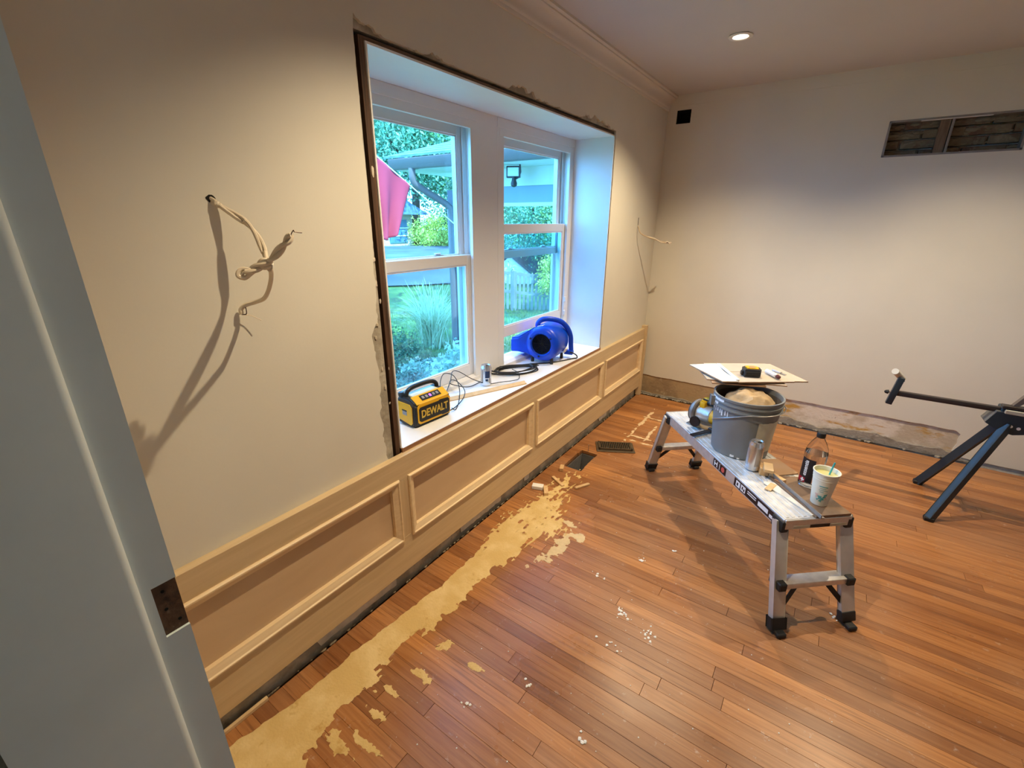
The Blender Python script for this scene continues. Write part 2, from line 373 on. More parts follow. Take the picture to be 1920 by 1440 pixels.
# ================================================================== THE SETTING
# ---- floor
floor = B()
HX0, HX1, HY0, HY1 = .095, .205, 2.425, 2.655            # opening where a floor register was
for a, b, c, d in cells(-.012, W, .15, YB+.02, [(HX0, HX1, HY0, HY1)]): floor.box(a, b, c, d, -.12, -.021)
floor = floor.done('floor', MT['sub'], kind='structure', label='worn orange oak strip floor')
PW = .0535
pm = B().box(-.5, .5, -PW/2+.0003, PW/2-.0003, -.02, 0, .0005, 1).mesh('plank', 0); pm.materials.append(MT['plank'])
cnt = 0; rest = []
def add_plank(x0, x1, y, dz=0):
    global cnt
    o = bpy.data.objects.new('plank', pm); COL.objects.link(o); o.parent = floor
    o.location = ((x0+x1)/2, y, dz); o.scale = (x1-x0-.0012, 1, 1); cnt += 1
rows = int((YB+.01-.15)/PW)
for i in range(rows):
    y = .15+PW*(i+.5)
    xv = 2.09+(y-1.62)*.215+.12 if y > 1.62 else .137+(y-.253)*1.4286+.25
    x = .012
    first = True
    while x < W-.01:
        L_ = random.uniform(.55, 1.7)*(random.uniform(.25, 1) if first else 1); first = False
        x1 = min(W-.01, x+L_)
        if W-.01-x1 < .2: x1 = W-.01
        if x < xv:
            dz = random.uniform(-.0006, .0002)
            if HY0-.02 < y < HY1+.02 and x < HX1+.01:
                if x < HX0-.02: add_plank(x, HX0-random.uniform(.0, .012), y, dz)
                if x1 > HX1+.03: add_plank(HX1+random.uniform(.0, .012), x1, y, dz)
            else: add_plank(x, x1, y, dz)
        else: rest.append((x, x1, y))
        x = x1
rb = B()
for x0, x1, y in rest: rb.box(x0+.0006, x1-.0006, y-PW/2+.0006, y+PW/2-.0006, -.02, 0)
rb.done('plank_field', MT['plank'], floor, 0, kind='stuff')
dk = B()
for a in ((HX0, HX0+.002, HY0, HY1), (HX1-.002, HX1, HY0, HY1), (HX0, HX1, HY0, HY0+.002), (HX0, HX1, HY1-.002, HY1)): dk.box(a[0], a[1], a[2], a[3], -.30, -.022)
dk.box(HX0, HX1, HY0, HY1, -.302, -.30)
dk.done('duct_boot', MT['zinc'], floor, 0, label='open dark duct boot sunk in the floor')

# ---- ceiling with a hole for each lamp
LIGHTS = [(.676, 3.008), (.676, 1.19), (1.92, 3.06)]
cb = B(); hs = [(x-.045, x+.045, y-.045, y+.045) for x, y in LIGHTS]
for a, b, c, d in cells(-.42, W+.2, -1.7, YB+.3, hs): cb.box(a, b, c, d, H, H+.16)
ceiling = cb.done('ceiling', MT['ceil'], smooth=0, kind='structure', label='off-white plaster ceiling')

# ---- left wall with the window opening
OP = (1.070, 3.058, .60, 2.090)
wl = B()
for a, b, c, d in cells(-1.7, YB+.3, -.9, H+.1, [OP]): wl.box(-.42, -.012, a, b, c, d)
wall_left = wl.done('wall_left', MT['old'], smooth=0, kind='structure', label='cream painted window wall with broken plaster edges')
def rag(z):
    k = 1.0 if z < 1.15 else max(0.28, 1-(z-1.15)/.5)
    v = .032+.030*nz(z*4.2, 3.3)+.016*nz(z*17, 8.1)+.007*nz(z*60, 1.1)
    return max(.001, v*k + (.0 if z > 1.2 else .008))
def ragt(y):
    v = .008+.036*nz(y*4.3, 7.7)+.020*nz(y*24, 2.2)+.012*nz(y*80, 4.4)
    return max(.0015, v)
poly = [(-.25, .60)]
z = .60
while z < 2.085:
    poly.append((1.070-rag(z), z)); z += .0085
y = 1.066
while y < 3.055:
    poly.append((y, 2.090+ragt(y))); y += .009
z = 2.085
while z > .60:
    poly.append((3.058+max(.0003, .004*nz(z*14, 5.5)+.003*nz(z*50)), z)); z -= .012
poly += [(3.062, .60), (YB, .60), (YB, H), (-.25, H)]
B().prism(poly, -.012, 0.0, lambda a, b, h: (h, a, b)).done('skim_coat', MT['wall'], wall_left, 0)
# dark framing timber seen in the gap round the window box
B().box(-.16, -.010, 1.084, 1.105, .60, 2.0795).done('stud', MT['stud'], wall_left, 0)
B().box(-.16, -.010, 1.105, 3.05, 2.067, 2.0795).done('header', MT['studh'], wall_left, 0)
B().box(-.05, -.045, 1.070, 1.084, .60, 2.09).done('gap', MT['black'], wall_left, 0)  # black sheet put behind the gap to stand for its shade
B().box(-.05, -.045, 1.070, 3.058, 2.0795, 2.09).done('gap', MT['black'], wall_left, 0)  # likewise a black sheet for the shade above the header
# loose plaster lumps clinging to the stud and the lower edge
lb = B()
for k in range(12):
    z = .68+random.random()**1.5*1.2; y = 1.07-random.uniform(.0, .03)*(1 if z < 1.2 else .4)
    if random.random() < .25: y = 1.075+random.random()*.02
    s_ = random.uniform(.003, .008)
    r = bmesh.ops.create_icosphere(lb.bm, subdivisions=2, radius=s_); e1, e2 = random.uniform(.6, 1.2), random.uniform(.8, 2.4)
    for v in r['verts']:
        q = 1+.7*nz(v.co.x*260+k, v.co.y*260, v.co.z*260); v.co = Vector((-.010+v.co.x*.35, y+v.co.y*e1*q, z+v.co.z*e2*q))
lb.done('plaster_crumbs', patch_mat('pale_plaster', [(.66, .58, .46), ((.35, .30, .22), 30, .5, .65, (1, 1, 1), 1.0)]), wall_left, 0, kind='stuff')

# ---- back wall: core, brick recess, skim coat with ragged bottom
VENT = (1.425, 2.065, 1.948, 2.152); SQ = (.072, .180, 2.266, 2.360)
wb = B()
for a, b, c, d in cells(-.42, W+.2, -.2, H+.1, [VENT, SQ]): wb.box(a, b, YB+.012, YB+.11, c, d)
wb.box(-.42, W+.2, YB+.11, YB+.3, -.2, H+.1)
wall_back = wb.done('wall_back', MT['base'], smooth=0, kind='structure', label='cream painted back wall with its baseboard torn off')
sb = B()
for a, b, c, d in cells(0.0, W, .30, H, [VENT, SQ]): sb.box(a, b, YB, YB+.012, c, d)
poly = [(0.0, .30), (0.0, .186)]
x = .02
while x < 2.24:
    b0 = .188 if x < .72 else .212
    poly.append((x, b0+.005*nz(x*9, 1.2)+.003*nz(x*40))); x += .012
for z in (.19, .15, .12, .09, .06): poly.append((2.25+.02*nz(z*40, 2), z))
x = 2.30
while x < W: poly.append((x, .022+.012*abs(nz(x*8, 4)))); x += .03
poly += [(W, .02), (W, .30)]
sb.prism(poly, YB, YB+.012, lambda a, b, h: (a, h, b))
sb.done('skim_coat', MT['wall'], wall_back, 0)
B().box(0.0, .70, YB+.006, YB+.013, -.02, .2).done('brown_plaster_band', MT['basedk'], wall_back, 0)
# rough mortar left along the floor
poly = [(.0, .0)]
x = .0
while x < 2.36:
    h_ = .052+.028*nz(x*3.1, 6)+.014*nz(x*14, 2)+.006*nz(x*45)
    if x < .75: h_ = .018+.014*nz(x*11, 3)
    if x > 2.2: h_ = max(.012, h_*(2.36-x)/.16)
    poly.append((x, max(.006, h_))); x += .014
poly.append((2.38, .0))
B().prism(poly, YB-.004, YB+.013, lambda a, b, h: (a, h, b)).done('mortar_strip', MT['mortar'], wall_back, 0)
rb_ = B()
for k in range(70):
    x = random.choice([random.uniform(.02, .45), random.uniform(.02, 2.3)]); s_ = random.uniform(.004, .014)
    r = bmesh.ops.create_icosphere(rb_.bm, subdivisions=1, radius=s_)
    for v in r['verts']: v.co = Vector((x+v.co.x*random.uniform(.8, 1.6), YB-.012-random.random()*.012+v.co.y, .004+v.co.z*.6))
rb_.done('rubble', MT['mortar'], wall_back, 0, kind='stuff')
# vent recess: brickwork, frame, centre stud
bk = 0
for row in range(4):
    z0 = VENT[2]-.008+row*.056; xo = VENT[0]-.02-(.10 if row % 2 else 0)
    for c in range(5):
        x0 = xo+c*.205; x1 = x0+.195
        a, b = max(x0, VENT[0]+.002), min(x1, VENT[1]-.002)
        if b-a < .02: continue
        B().box(a, b, YB+.072+random.uniform(-.006, .006), YB+.112, max(z0, VENT[2]), min(z0+.047, VENT[3]-.001), .004, 1).done('brick', MT['brick'], wall_back, 0)
sm = B()
for k in range(60):
    x = random.uniform(VENT[0]+.02, VENT[1]-.02); z = VENT[2]+.01+random.randint(0, 3)*.056+random.uniform(-.016, .018); s_ = random.uniform(.010, .026)
    if not VENT[2]+.012 < z < VENT[3]-.015: continue
    r = bmesh.ops.create_icosphere(sm.bm, subdivisions=2, radius=s_)
    for v in r['verts']:
        q = 1+.4*nz(v.co.x*80+k, v.co.y*80, v.co.z*80); v.co = Vector((x+v.co.x*1.7*q, YB+.078+v.co.y*.55*q, z+v.co.z*.55*q))
sm.done('mortar_squeeze', MT['mort2'], wall_back, kind='stuff')
fr = B(); t = .010
fr.box(VENT[0]-.002, VENT[0]+t, YB-.002, YB+.07, VENT[2], VENT[3]); fr.box(VENT[1]-t, VENT[1]+.002, YB-.002, YB+.07, VENT[2], VENT[3])
fr.box(VENT[0], VENT[1], YB-.002, YB+.07, VENT[2]-.002, VENT[2]+.009); fr.box(VENT[0], VENT[1], YB-.002, YB+.07, VENT[3]-.009, VENT[3]+.002)
fr.done('vent_frame', MT['zinc'], wall_back, 0)
B().box(1.675, 1.722, YB+.012, YB+.10, VENT[2], VENT[3]).done('vent_stud', wood_mat('recess_stud', (.11, .075, .05), (.19, .13, .09), (30, 30, 3)), wall_back, 0)
B().box(1.726, 1.738, YB+.004, YB+.09, VENT[2], VENT[3]).done('vent_divider', MT['zinc'], wall_back, 0)
B().box(1.58, 1.90, YB-.001, YB+.02, VENT[3]-.012, VENT[3]-.003).done('white_lath', MT['white'], wall_back, 0)
B().box(SQ[0], SQ[1], YB+.10, YB+.112, SQ[2], SQ[3]).done('hole_back', MT['black'], wall_back, 0)
hb = B()
for a in ((SQ[0]-.001, SQ[0]+.004, SQ[2], SQ[3]), (SQ[1]-.004, SQ[1]+.001, SQ[2], SQ[3]), (SQ[0], SQ[1], SQ[2]-.001, SQ[2]+.004), (SQ[0], SQ[1], SQ[3]-.004, SQ[3]+.001)): hb.box(a[0], a[1], YB+.006, YB+.1, a[2], a[3])
hb.done('hole_sides', MT['black'], wall_back, 0)  # sides and back of the square hole, coloured black for the shade inside

B().prism([(-.80, H+.165), (4.6, H+.165), (1.9, H+1.8)], -2.2, 3.85, lambda a, b, h: (a, h, b)).done('roof', mat('shade_roof', (.10, .10, .11), .9), smooth=0, kind='structure', label='unseen roof mass added over the room to shade the garden')  # out of view, added to keep sun off the near garden
# ---- other two walls, hall behind the doorway
wr = B().box(W, W+.2, -1.7, YB+.3, -.2, H+.1)
wr.done('wall_right', MT['wall'], smooth=0, kind='structure', label='cream painted right wall')
JX, JX2 = .600, 1.62
wf = B().box(-.012, JX-.02, -.05, .150, -.1, H).box(JX2+.02, W, -.05, .150, -.1, H).box(JX-.02, JX2+.02, -.05, .150, 2.08, H)
wf.done('wall_front', MT['wall'], smooth=0, kind='structure', label='cream wall round the doorway')
B().box(-.012, W, -1.7, .15, -.12, -.002).done('floor_hall', MT['plank'], smooth=0, kind='structure', label='hall floor beyond the doorway')
B().box(-.42, W+.2, -1.9, -1.7, -.2, H+.1).done('wall_hall', MT['wall'], smooth=0, kind='structure', label='hall wall')
# door frame: jamb boards, rounded stop, hinge mortise
dj = thing('door_1', 'pale blue-grey painted door jamb with an empty brown hinge mortise', 'door', (0, 0, 0), kind='structure')
del dj['category']
MY0, MY1, MZ0, MZ1 = .1235, .156, .954, 1.046
jb = B()
for a, b, c, d in cells(-.055, .155, -.002, 2.08, [(MY0, .155, MZ0, MZ1)]): jb.box(JX-.02, JX, a, b, c, d)
jb.done('jamb_board', MT['jamb'], dj, 0)
B().box(JX-.0195, JX-.0045, MY0, .1548, MZ0, MZ1).done('hinge_mortise', patch_mat('bare_mortise_wood', [(.12, .062, .032), ((.055, .03, .018), 40, .5, .65, (1, 1, 1), 2.), ((.22, .14, .085), 60, .62, .72, (1, 1, 1), 7.)], .8, .4), dj, 0)
sh = B()
for yy, zz in ((.136, 1.030), (.134, .998), (.146, .970)): sh.lathe([(.0025, 0), (.0025, .0012)], 10, (JX-.0049, yy, zz), 'x')
sh.done('screw_hole', MT['black'], dj, 0)
sp = [(-.055, JX-.001), (-.055, JX+.011)]
for k in range(7):
    a = math.pi/2*(1-k/6); sp.append((.1005+.0105*math.cos(a), JX+.0005+.0105*math.sin(a)))
sp.append((.111, JX-.001))
B().prism(sp, 0, 2.08, lambda a, b, h: (b, a, h)).done('door_stop', MT['jamb'], dj)
B().box(JX2, JX2+.02, -.055, .155, 0, 2.08).done('jamb_board', MT['jamb'], dj, 0)
B().box(JX-.02, JX2+.02, -.055, .155, 2.08, 2.10).done('jamb_board', MT['jamb'], dj, 0)

# ---- crown moulding
zc, xc = 2.360, .066
prof = [(0, zc), (.006, zc), (.009, zc+.006), (.009, zc+.014), (.014, zc+.020)]
for k in range(9):
    a = k/8*math.pi/2; prof.append((.016+.034*(1-math.cos(a)), zc+.024+.054*math.sin(a)))
prof += [(.054, zc+.080), (.054, zc+.086), (xc, zc+.092), (xc, H), (0, H)]
B().prism(prof, .15, YB, lambda a, b, h: (a, h, b)).done('trim_1', MT['crown'], kind='structure', label='crown moulding along the top of the window wall')
B().box(0.068, W, YB-.005, YB, H-.075, H).done('trim_2', MT['wall'], smooth=0, kind='structure', label='flat ghost strip of the removed crown on back wall')

# ---- window box: reveal boards, sill, mullion
ZS, ZT, Y0, Y1 = .664, 2.060, 1.111, 3.046
tb = thing('trim_3', 'white painted window box lining the deep window opening', None, kind='structure')
B().box(-.42, -.004, Y0-.006, Y1+.006, ZT, ZT+.007).done('head_board', MT['white'], tb, 0)
B().box(-.42, -.003, Y1, Y1+.006, ZS-.02, ZT).done('side_board', MT['white'], tb, 0)
B().box(-.42, -.003, Y0-.006, Y0, ZS-.02, ZT).done('side_board', MT['white'], tb, 0)
B().box(-.42, .006, Y0-.006, Y1+.008, ZS-.020, ZS-.0015).done('sill_core', MT['edge'], tb, 0)
B().box(-.42, .004, Y0, Y1, ZS-.0015, ZS).done('sill_face', MT['sillw'], tb, 0)
B().box(-.42, -.287, 2.002, 2.168, ZS, ZT).done('mullion_board', MT['vinyl'], tb, 0)
B().box(-.30, -.283, Y0, 2.002, 2.012, ZT, .002, 1).box(-.30, -.283, 2.168, Y1, 2.012, ZT, .002, 1).done('head_stop', MT['vinyl'], tb, 0)

def window(name, y0, y1, rise, label):
    t = thing(name, label, None, kind='structure')
    f = B(); S = .026
    for (a, b) in ((y0, y0+S), (y1-S, y1)): f.box(-.42, -.286, a, b, ZS, ZT)
    for sgn, ya in ((1, y0+S), (-1, y1-S)):
        for (xa, xb, wd) in ((-.303, -.286, .032), (-.353, -.345, .026), (-.412, -.397, .026)):
            f.box(xa, xb, min(ya, ya+sgn*wd), max(ya, ya+sgn*wd), ZS+.02, 1.9999)
    f.box(-.42, -.286, y0+S, y1-S, 2.000, ZT)
    f.prism([(-.2835, ZS), (-.2835, .684), (-.305, .699), (-.42, .690), (-.42, ZS)], y0+S, y1-S, lambda a, b, h: (a, h, b))
    f.box(-.3035, -.2852, y0+S, y1-S, 1.975, 2.008)
    f.done('frame', MT['vinyl'], t, 20)
    def sash(nm, xa, xb, za, zb, bot, top, side):
        s_ = B(); a, b = y0+S+.004, y1-S-.004
        s_.box(xa, xb, a, a+side, za, zb, .003, 1); s_.box(xa, xb, b-side, b, za, zb, .003, 1)
        s_.box(xa, xb, a+side-.004, b-side+.004, za, za+bot, .003, 1); s_.box(xa, xb, a+side-.004, b-side+.004, zb-top, zb, .003, 1)
        o = s_.done(nm, MT['vinyl'], t, 20); xm = (xa+xb)/2
        B().box(xm-.002, xm+.002, a+side-.003, b-side+.003, za+bot-.003, zb-top+.003).done('pane', MT['glass'], o, 0)
        bd = B(); g = .006
        for q in ((a+side, a+side+g, za+bot, zb-top), (b-side-g, b-side, za+bot, zb-top), (a+side, b-side, za+bot, za+bot+g), (a+side, b-side, zb-top-g, zb-top)): bd.box(xm+.003, xb-.004, q[0], q[1], q[2], q[3])
        bd.done('glazing_bead', MT['white'], o, 0)
        return o
    sash('upper_sash', -.394, -.356, 1.328, 1.998, .046, .052, .056)
    lo = sash('lower_sash', -.342, -.306, .700+rise, 1.376+rise, .066, .052, .058)
    lk = B()
    for yy in (y0+.24, y1-.24):
        lk.box(-.388, -.360, yy-.035, yy+.035, 1.374, 1.380, .002, 1); lk.box(-.382, -.366, yy-.02, yy+.02, 1.380, 1.390, .003, 1)
    lk.done('sash_lock', MT['vinyl'], t)
    B().box(-.4115, -.4105, y0+S+.02, y1-S-.02, .700, 1.345).done('insect_screen', MT['screen'], t, 0)
window('window_1', Y0, 2.002, 0.0, 'white double-hung window, closed, nearer the camera')
window('window_2', 2.168, Y1, .154, 'white double-hung window with its lower sash raised')
# little white alarm contacts on the raised window's frame
for zz in (.985, .885):
    B().box(-.287, -.276, 2.985, 3.003, zz, zz+.034, .003, 2).done('window_sensor', MT['white'], label='small white %s contact sensor on the raised window frame' % ('upper' if zz > .95 else 'lower'), cat='sensor', group='contact sensors on window frame')

# ================================================================== WAINSCOT
ws = thing('wainscot', 'raw wood wainscot with four framed panels under the window', 'wainscot', (0, .16, .09))
ws.location = (0, 0, 0)
PAN = [(.128, 1.050), (1.098, 2.078), (2.118, 3.068), (3.108, 3.922)]
PZ0, PZ1 = .252, .552
B().box(.0, .008, .156, 3.955, .10, .64).done('panel_backing', MT['ply'], ws, 0)
B().box(.0, .030, .156, 3.955, PZ1-.012, .645, .0015, 1).done('top_rail', MT['rail'], ws, 0)
B().box(.0, .030, .156, 3.955, .088, PZ0+.012, .0015, 1).done('bottom_rail', MT['rail'], ws, 0)
edges_ = [.156]+[v for pr in PAN for v in pr][1:]+[3.955]
st = [(1.038, 1.110), (2.066, 2.130), (3.056, 3.120), (3.910, 3.955)]
for a, b in st: B().box(.0, .0298, a, b, PZ0+.012, PZ1-.012, .0012, 1).done('stile', MT['stile'], ws, 0)
B().box(.0, .044, 3.955, 4.0, .002, .668, .002, 1).done('end_post', MT['stile'], ws, 0)
MPRO = [(0, .030), (0, .036), (.004, .041), (.009, .041), (.012, .036), (.020, .033), (.027, .029), (.034, .027), (.034, .008), (.012, .008), (.012, .030)]
def moulding(ya, yb, za, zb):
    """four mitred lengths; d is the distance in from the outer edge, x the height off the wall"""
    def piece(f0, f1):
        v = []; n = len(MPRO)
        for (d, x) in MPRO: v.append(f0(d, x))
        for (d, x) in MPRO: v.append(f1(d, x))
        fs = [(i, (i+1) % n, n+(i+1) % n, n+i) for i in range(n)]+[tuple(range(n))[::-1], tuple(range(n, 2*n))]
        bm = B(); vv = [bm.bm.verts.new(p) for p in v]
        ng = []
        for f in fs:
            q = bm.bm.faces.new([vv[i] for i in f])
            if len(f) > 4: ng.append(q)
        for q in ng: q.normal_update()
        bmesh.ops.triangulate(bm.bm, faces=ng, ngon_method='EAR_CLIP')
        bm.done('moulding', MT['mould'], ws, 20)
    piece(lambda d, x: (x, ya+d, zb-d), lambda d, x: (x, yb-d, zb-d))
    piece(lambda d, x: (x, ya+d, za+d), lambda d, x: (x, yb-d, za+d))
    piece(lambda d, x: (x, ya+d, za+d), lambda d, x: (x, ya+d, zb-d))
    piece(lambda d, x: (x, yb-d, za+d), lambda d, x: (x, yb-d, zb-d))
for i, (a, b) in enumerate(PAN):
    moulding(a, b, PZ0, PZ1)
    B().box(.008, .011, max(a, .156)+.012, b-.012, PZ0+.012, PZ1-.012).done('panel', MT['ply'], ws, 0)
# broken plaster and rubble in the gap under the wainscot
gb = B()
for k in range(150):
    y = random.uniform(.2, 3.9); s_ = random.uniform(.002, .007)
    r = bmesh.ops.create_icosphere(gb.bm, subdivisions=1, radius=s_)
    for v in r['verts']: v.co = Vector((.006+random.random()*.002+v.co.x, y+v.co.y*random.uniform(1, 2.2), .003+v.co.z*.7))
gb.done('rubble', patch_mat('gap_rubble', [(.24, .19, .13), ((.40, .31, .19), 12, .55, .62, (1, 1, 1), 1.), ((.06, .045, .03), 9, .5, .6, (1, 1, 1), 5.)]), wall_left, 0, kind='stuff')
for k, (a, b, h0) in enumerate(((.62, 1.03, .075), (1.45, 1.83, .07), (2.05, 2.13, .075), (3.15, 3.32, .08), (3.38, 3.50, .075))):
    pl = [(a, .004)]; y = a
    while y < b: pl.append((y, h0+.012*nz(y*20, k))); y += .02
    while y > a+.02: y -= .025; pl.append((y, .018+.012*nz(y*30, k+4)))
    B().prism(pl[1:], -.012, -.006, lambda p, q, h: (h, p, q)).done('plaster_patch', mat('whitish_old_plaster%d' % k, (.60, .57, .50), .9, var=.15, vscale=20, bump=.4, bscale=60), wall_left, 0)
B().bar((.012, .18, .007), (.016, .42, .007), .012, .012).done('wood_sliver', MT['strip'], label='thin pale wood sliver on the floor edge beside the door jamb', cat='wood scrap')

# ================================================================== CEILING LAMPS
for i, (x, y) in enumerate(LIGHTS):
    lab = ['small lit recessed downlight in the ceiling by the far corner', 'recessed downlight in the ceiling before the near window',
           'recessed downlight in the ceiling above the saw stand'][i]
    t = thing('recessed_light', lab, 'light', (x, y, H), group='recessed ceiling downlights')
    B().lathe([(.036, .0), (.058, -.001), (.060, -.004), (.056, -.007), (.040, -.006), (.036, .0)], 32, cap0=False, cap1=False).done('trim_ring', MT['lampr'], t)
    B().lathe([(.038, -.002), (.034, .05), (.030, .09)], 32, cap0=False).done('housing', MT['lampr'], t)
    B().lathe([(.033, .020), (.033, .022)], 24).done('lens', MT['lens'], t)
    l = bpy.data.lights.new('lamp_light', 'SPOT'); l.energy = LAMP_W; l.color = LAMP_COL; l.spot_size = R(122); l.spot_blend = 1.0; l.shadow_soft_size = .012
    o = bpy.data.objects.new('lamp_light', l); COL.objects.link(o); o.parent = t; o.location = (0, 0, -.012)

# ================================================================== FLOOR MESS
def vnoise(X, Y, s, seed):
    r_ = np.random.default_rng(seed); T = r_.random((64, 64))
    u, v = X*s, Y*s; i, j = np.floor(u).astype(int), np.floor(v).astype(int); fu, fv = u-i, v-j
    fu, fv = fu*fu*(3-2*fu), fv*fv*(3-2*fv)
    g = lambda a, b: T[a % 64, b % 64]
    return (g(i, j)*(1-fu)+g(i+1, j)*fu)*(1-fv)+(g(i, j+1)*(1-fu)+g(i+1, j+1)*fu)*fv
def fbm(X, Y, s, seed, o=4): return sum(vnoise(X, Y, s*2**k, seed+k)*.5**k for k in range(o))/sum(.5**k for k in range(o))
def smear(name, x0, x1, y0, y1, d, field, hmax, m, **k):
    xs = np.arange(x0, x1, d); ys = np.arange(y0, y1, d); X, Y = np.meshgrid(xs, ys, indexing='ij'); F = field(X, Y)
    gx, gy = np.gradient(F, d); g2 = gx*gx+gy*gy+1e-9
    mv = F < 0
    sx = np.where(mv, np.clip(-F*gx/g2, -d, d), 0); sy = np.where(mv, np.clip(-F*gy/g2, -d, d), 0)
    Zh = np.where(mv, .0004, .0006+hmax*np.clip(F/.25, 0, 1)*(.35+.65*fbm(X, Y, 45, 5)))
    nx, ny = X.shape; ins = F > 0
    keep = ins[:-1, :-1] | ins[1:, :-1] | ins[:-1, 1:] | ins[1:, 1:]
    ids = -np.ones(nx*ny, int); ii, jj = np.nonzero(keep)
    q = np.stack([ii*ny+jj, (ii+1)*ny+jj, (ii+1)*ny+jj+1, ii*ny+jj+1], 1)
    used = np.unique(q); ids[used] = np.arange(len(used))
    V = np.stack([(X+sx).ravel(), (Y+sy).ravel(), Zh.ravel()], 1)[used]
    me = bpy.data.meshes.new(name); me.from_pydata(V.tolist(), [], ids[q].tolist()); me.update()
    me.polygons.foreach_set('use_smooth', [True]*len(me.polygons))
    return link(name, me, m, **k)
LX = [(.18, .055), (.285, .07), (.48, .10), (.72, .105), (1.05, .14), (1.34, .145), (1.6, .095), (1.75, .09), (1.95, .125), (2.2, .135), (2.36, .2)]
RX = [(.18, .33), (.363, .296), (.543, .255), (.76, .258), (.905, .262), (1.12, .298), (1.28, .275), (1.5, .31), (1.65, .345), (1.8, .43), (1.9, .37), (2.0, .30), (2.2, .25), (2.36, .2)]
def fill_field(X, Y):
    l = np.interp(Y, *zip(*LX)); r_ = np.interp(Y, *zip(*RX))
    dl = (X-l)/.05; dr = (r_-X)/.05
    n1 = fbm(X, Y, 14, 21); n2 = fbm(X, Y, 40, 31); n3 = fbm(X*2.6, Y*.55, 40, 41)
    base = np.minimum(dl*1.6, dr)
    e = np.minimum(base, 1.6) + (n1-.5)*2.6*np.where(dr < dl, 1.0, .35) + (n2-.5)*1.2*np.where(dr < dl, 1.0, .4)
    far = np.clip((Y-1.25)/.5, 0, 1); e = e-far*((n3-.44)*6.5+(n2-.5)*3.0+.25)
    streak = np.clip(1-np.abs(Y-.80)/.17, 0, 1)*np.clip(1-np.abs(X-r_+.02)/.07, 0, 1)
    e = e-streak*np.clip((fbm((X-.25)*1.0-Y*.0, Y*.12, 95, 51)-.47)*9, 0, 2.2)
    return e*.25
smear('wood_filler', .02, .60, .16, 2.42, .005, fill_field, .0022, MT['filler'], label='long smear of dried tan wood filler on the floor by the wainscot', cat='filler')
def spot_field(cs, seed):
    def f(X, Y):
        e = -np.ones_like(X)*9
        for cx, cy, rx, ry in cs: e = np.maximum(e, 1-np.hypot((X-cx)/rx, (Y-cy)/ry))
        return (e+(fbm(X, Y, 34, seed)-.52)*2.6+(fbm(X, Y, 110, seed+3)-.5)*1.2)*.2
    return f
smear('filler_smudge', .22, .60, .30, 1.15, .005, spot_field([(.33, .47, .05, .02), (.40, .52, .05, .012), (.36, .60, .03, .012), (.38, .78, .04, .012), (.34, .68, .03, .01), (.52, .92, .03, .01), (.37, .93, .02, .02)], 61), .001, MT['filler'], label='thin broken filler smudges beside the long filler smear', cat='filler', kind='stuff')
smear('pale_filler_ring', .36, .62, 1.35, 2.1, .005, spot_field([(.40, 1.86, .05, .02), (.45, 1.70, .03, .10), (.50, 1.80, .03, .03), (.44, 1.55, .04, .03), (.40, 1.46, .02, .02)], 71), .001, mat('pale_filler', (.62, .48, .28), .9, var=.1, vscale=30), label='paler swirled filler residue at the end of the long smear', cat='filler')
smear('corner_filler', .08, .60, 2.95, 3.75, .005, spot_field([(.28, 3.35, .012, .28), (.40, 3.25, .012, .13), (.36, 3.50, .10, .012), (.33, 3.1, .14, .011), (.45, 3.02, .10, .01)], 81), .0008, mat('pale_corner_filler', (.68, .50, .30), .9, var=.1, vscale=30), label='pale filler streaks on the floor near the far corner', cat='filler')
# plaster crumbs
cr = B()
spots = [(.875, 1.458, 12, .010), (.857, 1.475, 5, .006), (1.0, 1.424, 14, .014), (.835, 1.823, 9, .009), (.943, 1.973, 4, .005), (1.596, 1.954, 4, .010), (.955, .922, 6, .010), (.723, .987, 4, .008), (.907, 1.294, 7, .02), (.60, .80, 4, .012), (.70, 1.6, 5, .03)]
for cx, cy, n, sp_ in spots:
    for k in range(n):
        x, y = cx+random.gauss(0, sp_), cy+random.gauss(0, sp_); s_ = random.uniform(.0022, .006)
        r = bmesh.ops.create_icosphere(cr.bm, subdivisions=1, radius=s_)
        for v in r['verts']: v.co = Vector((x+v.co.x*random.uniform(.8, 1.5), y+v.co.y*random.uniform(.8, 1.5), .0015+v.co.z*.45))
for k in range(170):
    x, y = random.uniform(.3, 1.7), random.uniform(.5, 3.0); s_ = random.uniform(.001, .003)
    r = bmesh.ops.create_icosphere(cr.bm, subdivisions=1, radius=s_)
    for v in r['verts']: v.co = Vector((x+v.co.x, y+v.co.y, .001+v.co.z*.5))
cr.done('plaster_crumbs', mat('white_crumb', (.78, .76, .70), .9), smooth=0, label='small white plaster crumbs scattered over the floor', cat='debris', kind='stuff')
# wood offcuts on the floor
def offcut(x, y, L_, w_, h_, rz, label, m=None):
    o = B().box(-L_/2, L_/2, -w_/2, w_/2, 0, h_, .001, 1).done('wood_scrap', m or MT['scrap'], label=label, cat='wood scrap', group='wood offcuts on the floor')
    o.location = (x, y, .0008); o.rotation_euler = (0, 0, rz); return o
offcut(.155, 2.195, .12, .020, .010, R(-28), 'thin wood strip on the floor between duct hole and filler')
offcut(.305, 2.235, .105, .020, .010, R(62), 'thin wood strip lying at the far tip of the filler smear')
offcut(.100, 2.345, .026, .055, .020, R(20), 'small wood block on the floor next to the duct hole')
offcut(.150, 2.055, .026, .085, .018, R(35), 'short wood block touching the small white box')
ob = B().box(-.034, .034, -.020, .020, 0, .022, .002, 1).done('white_box', MT['white'], label='small white box on the floor beside a short wood block', cat='box'); ob.location = (.088, 2.062, .0008); ob.rotation_euler = (0, 0, R(20))
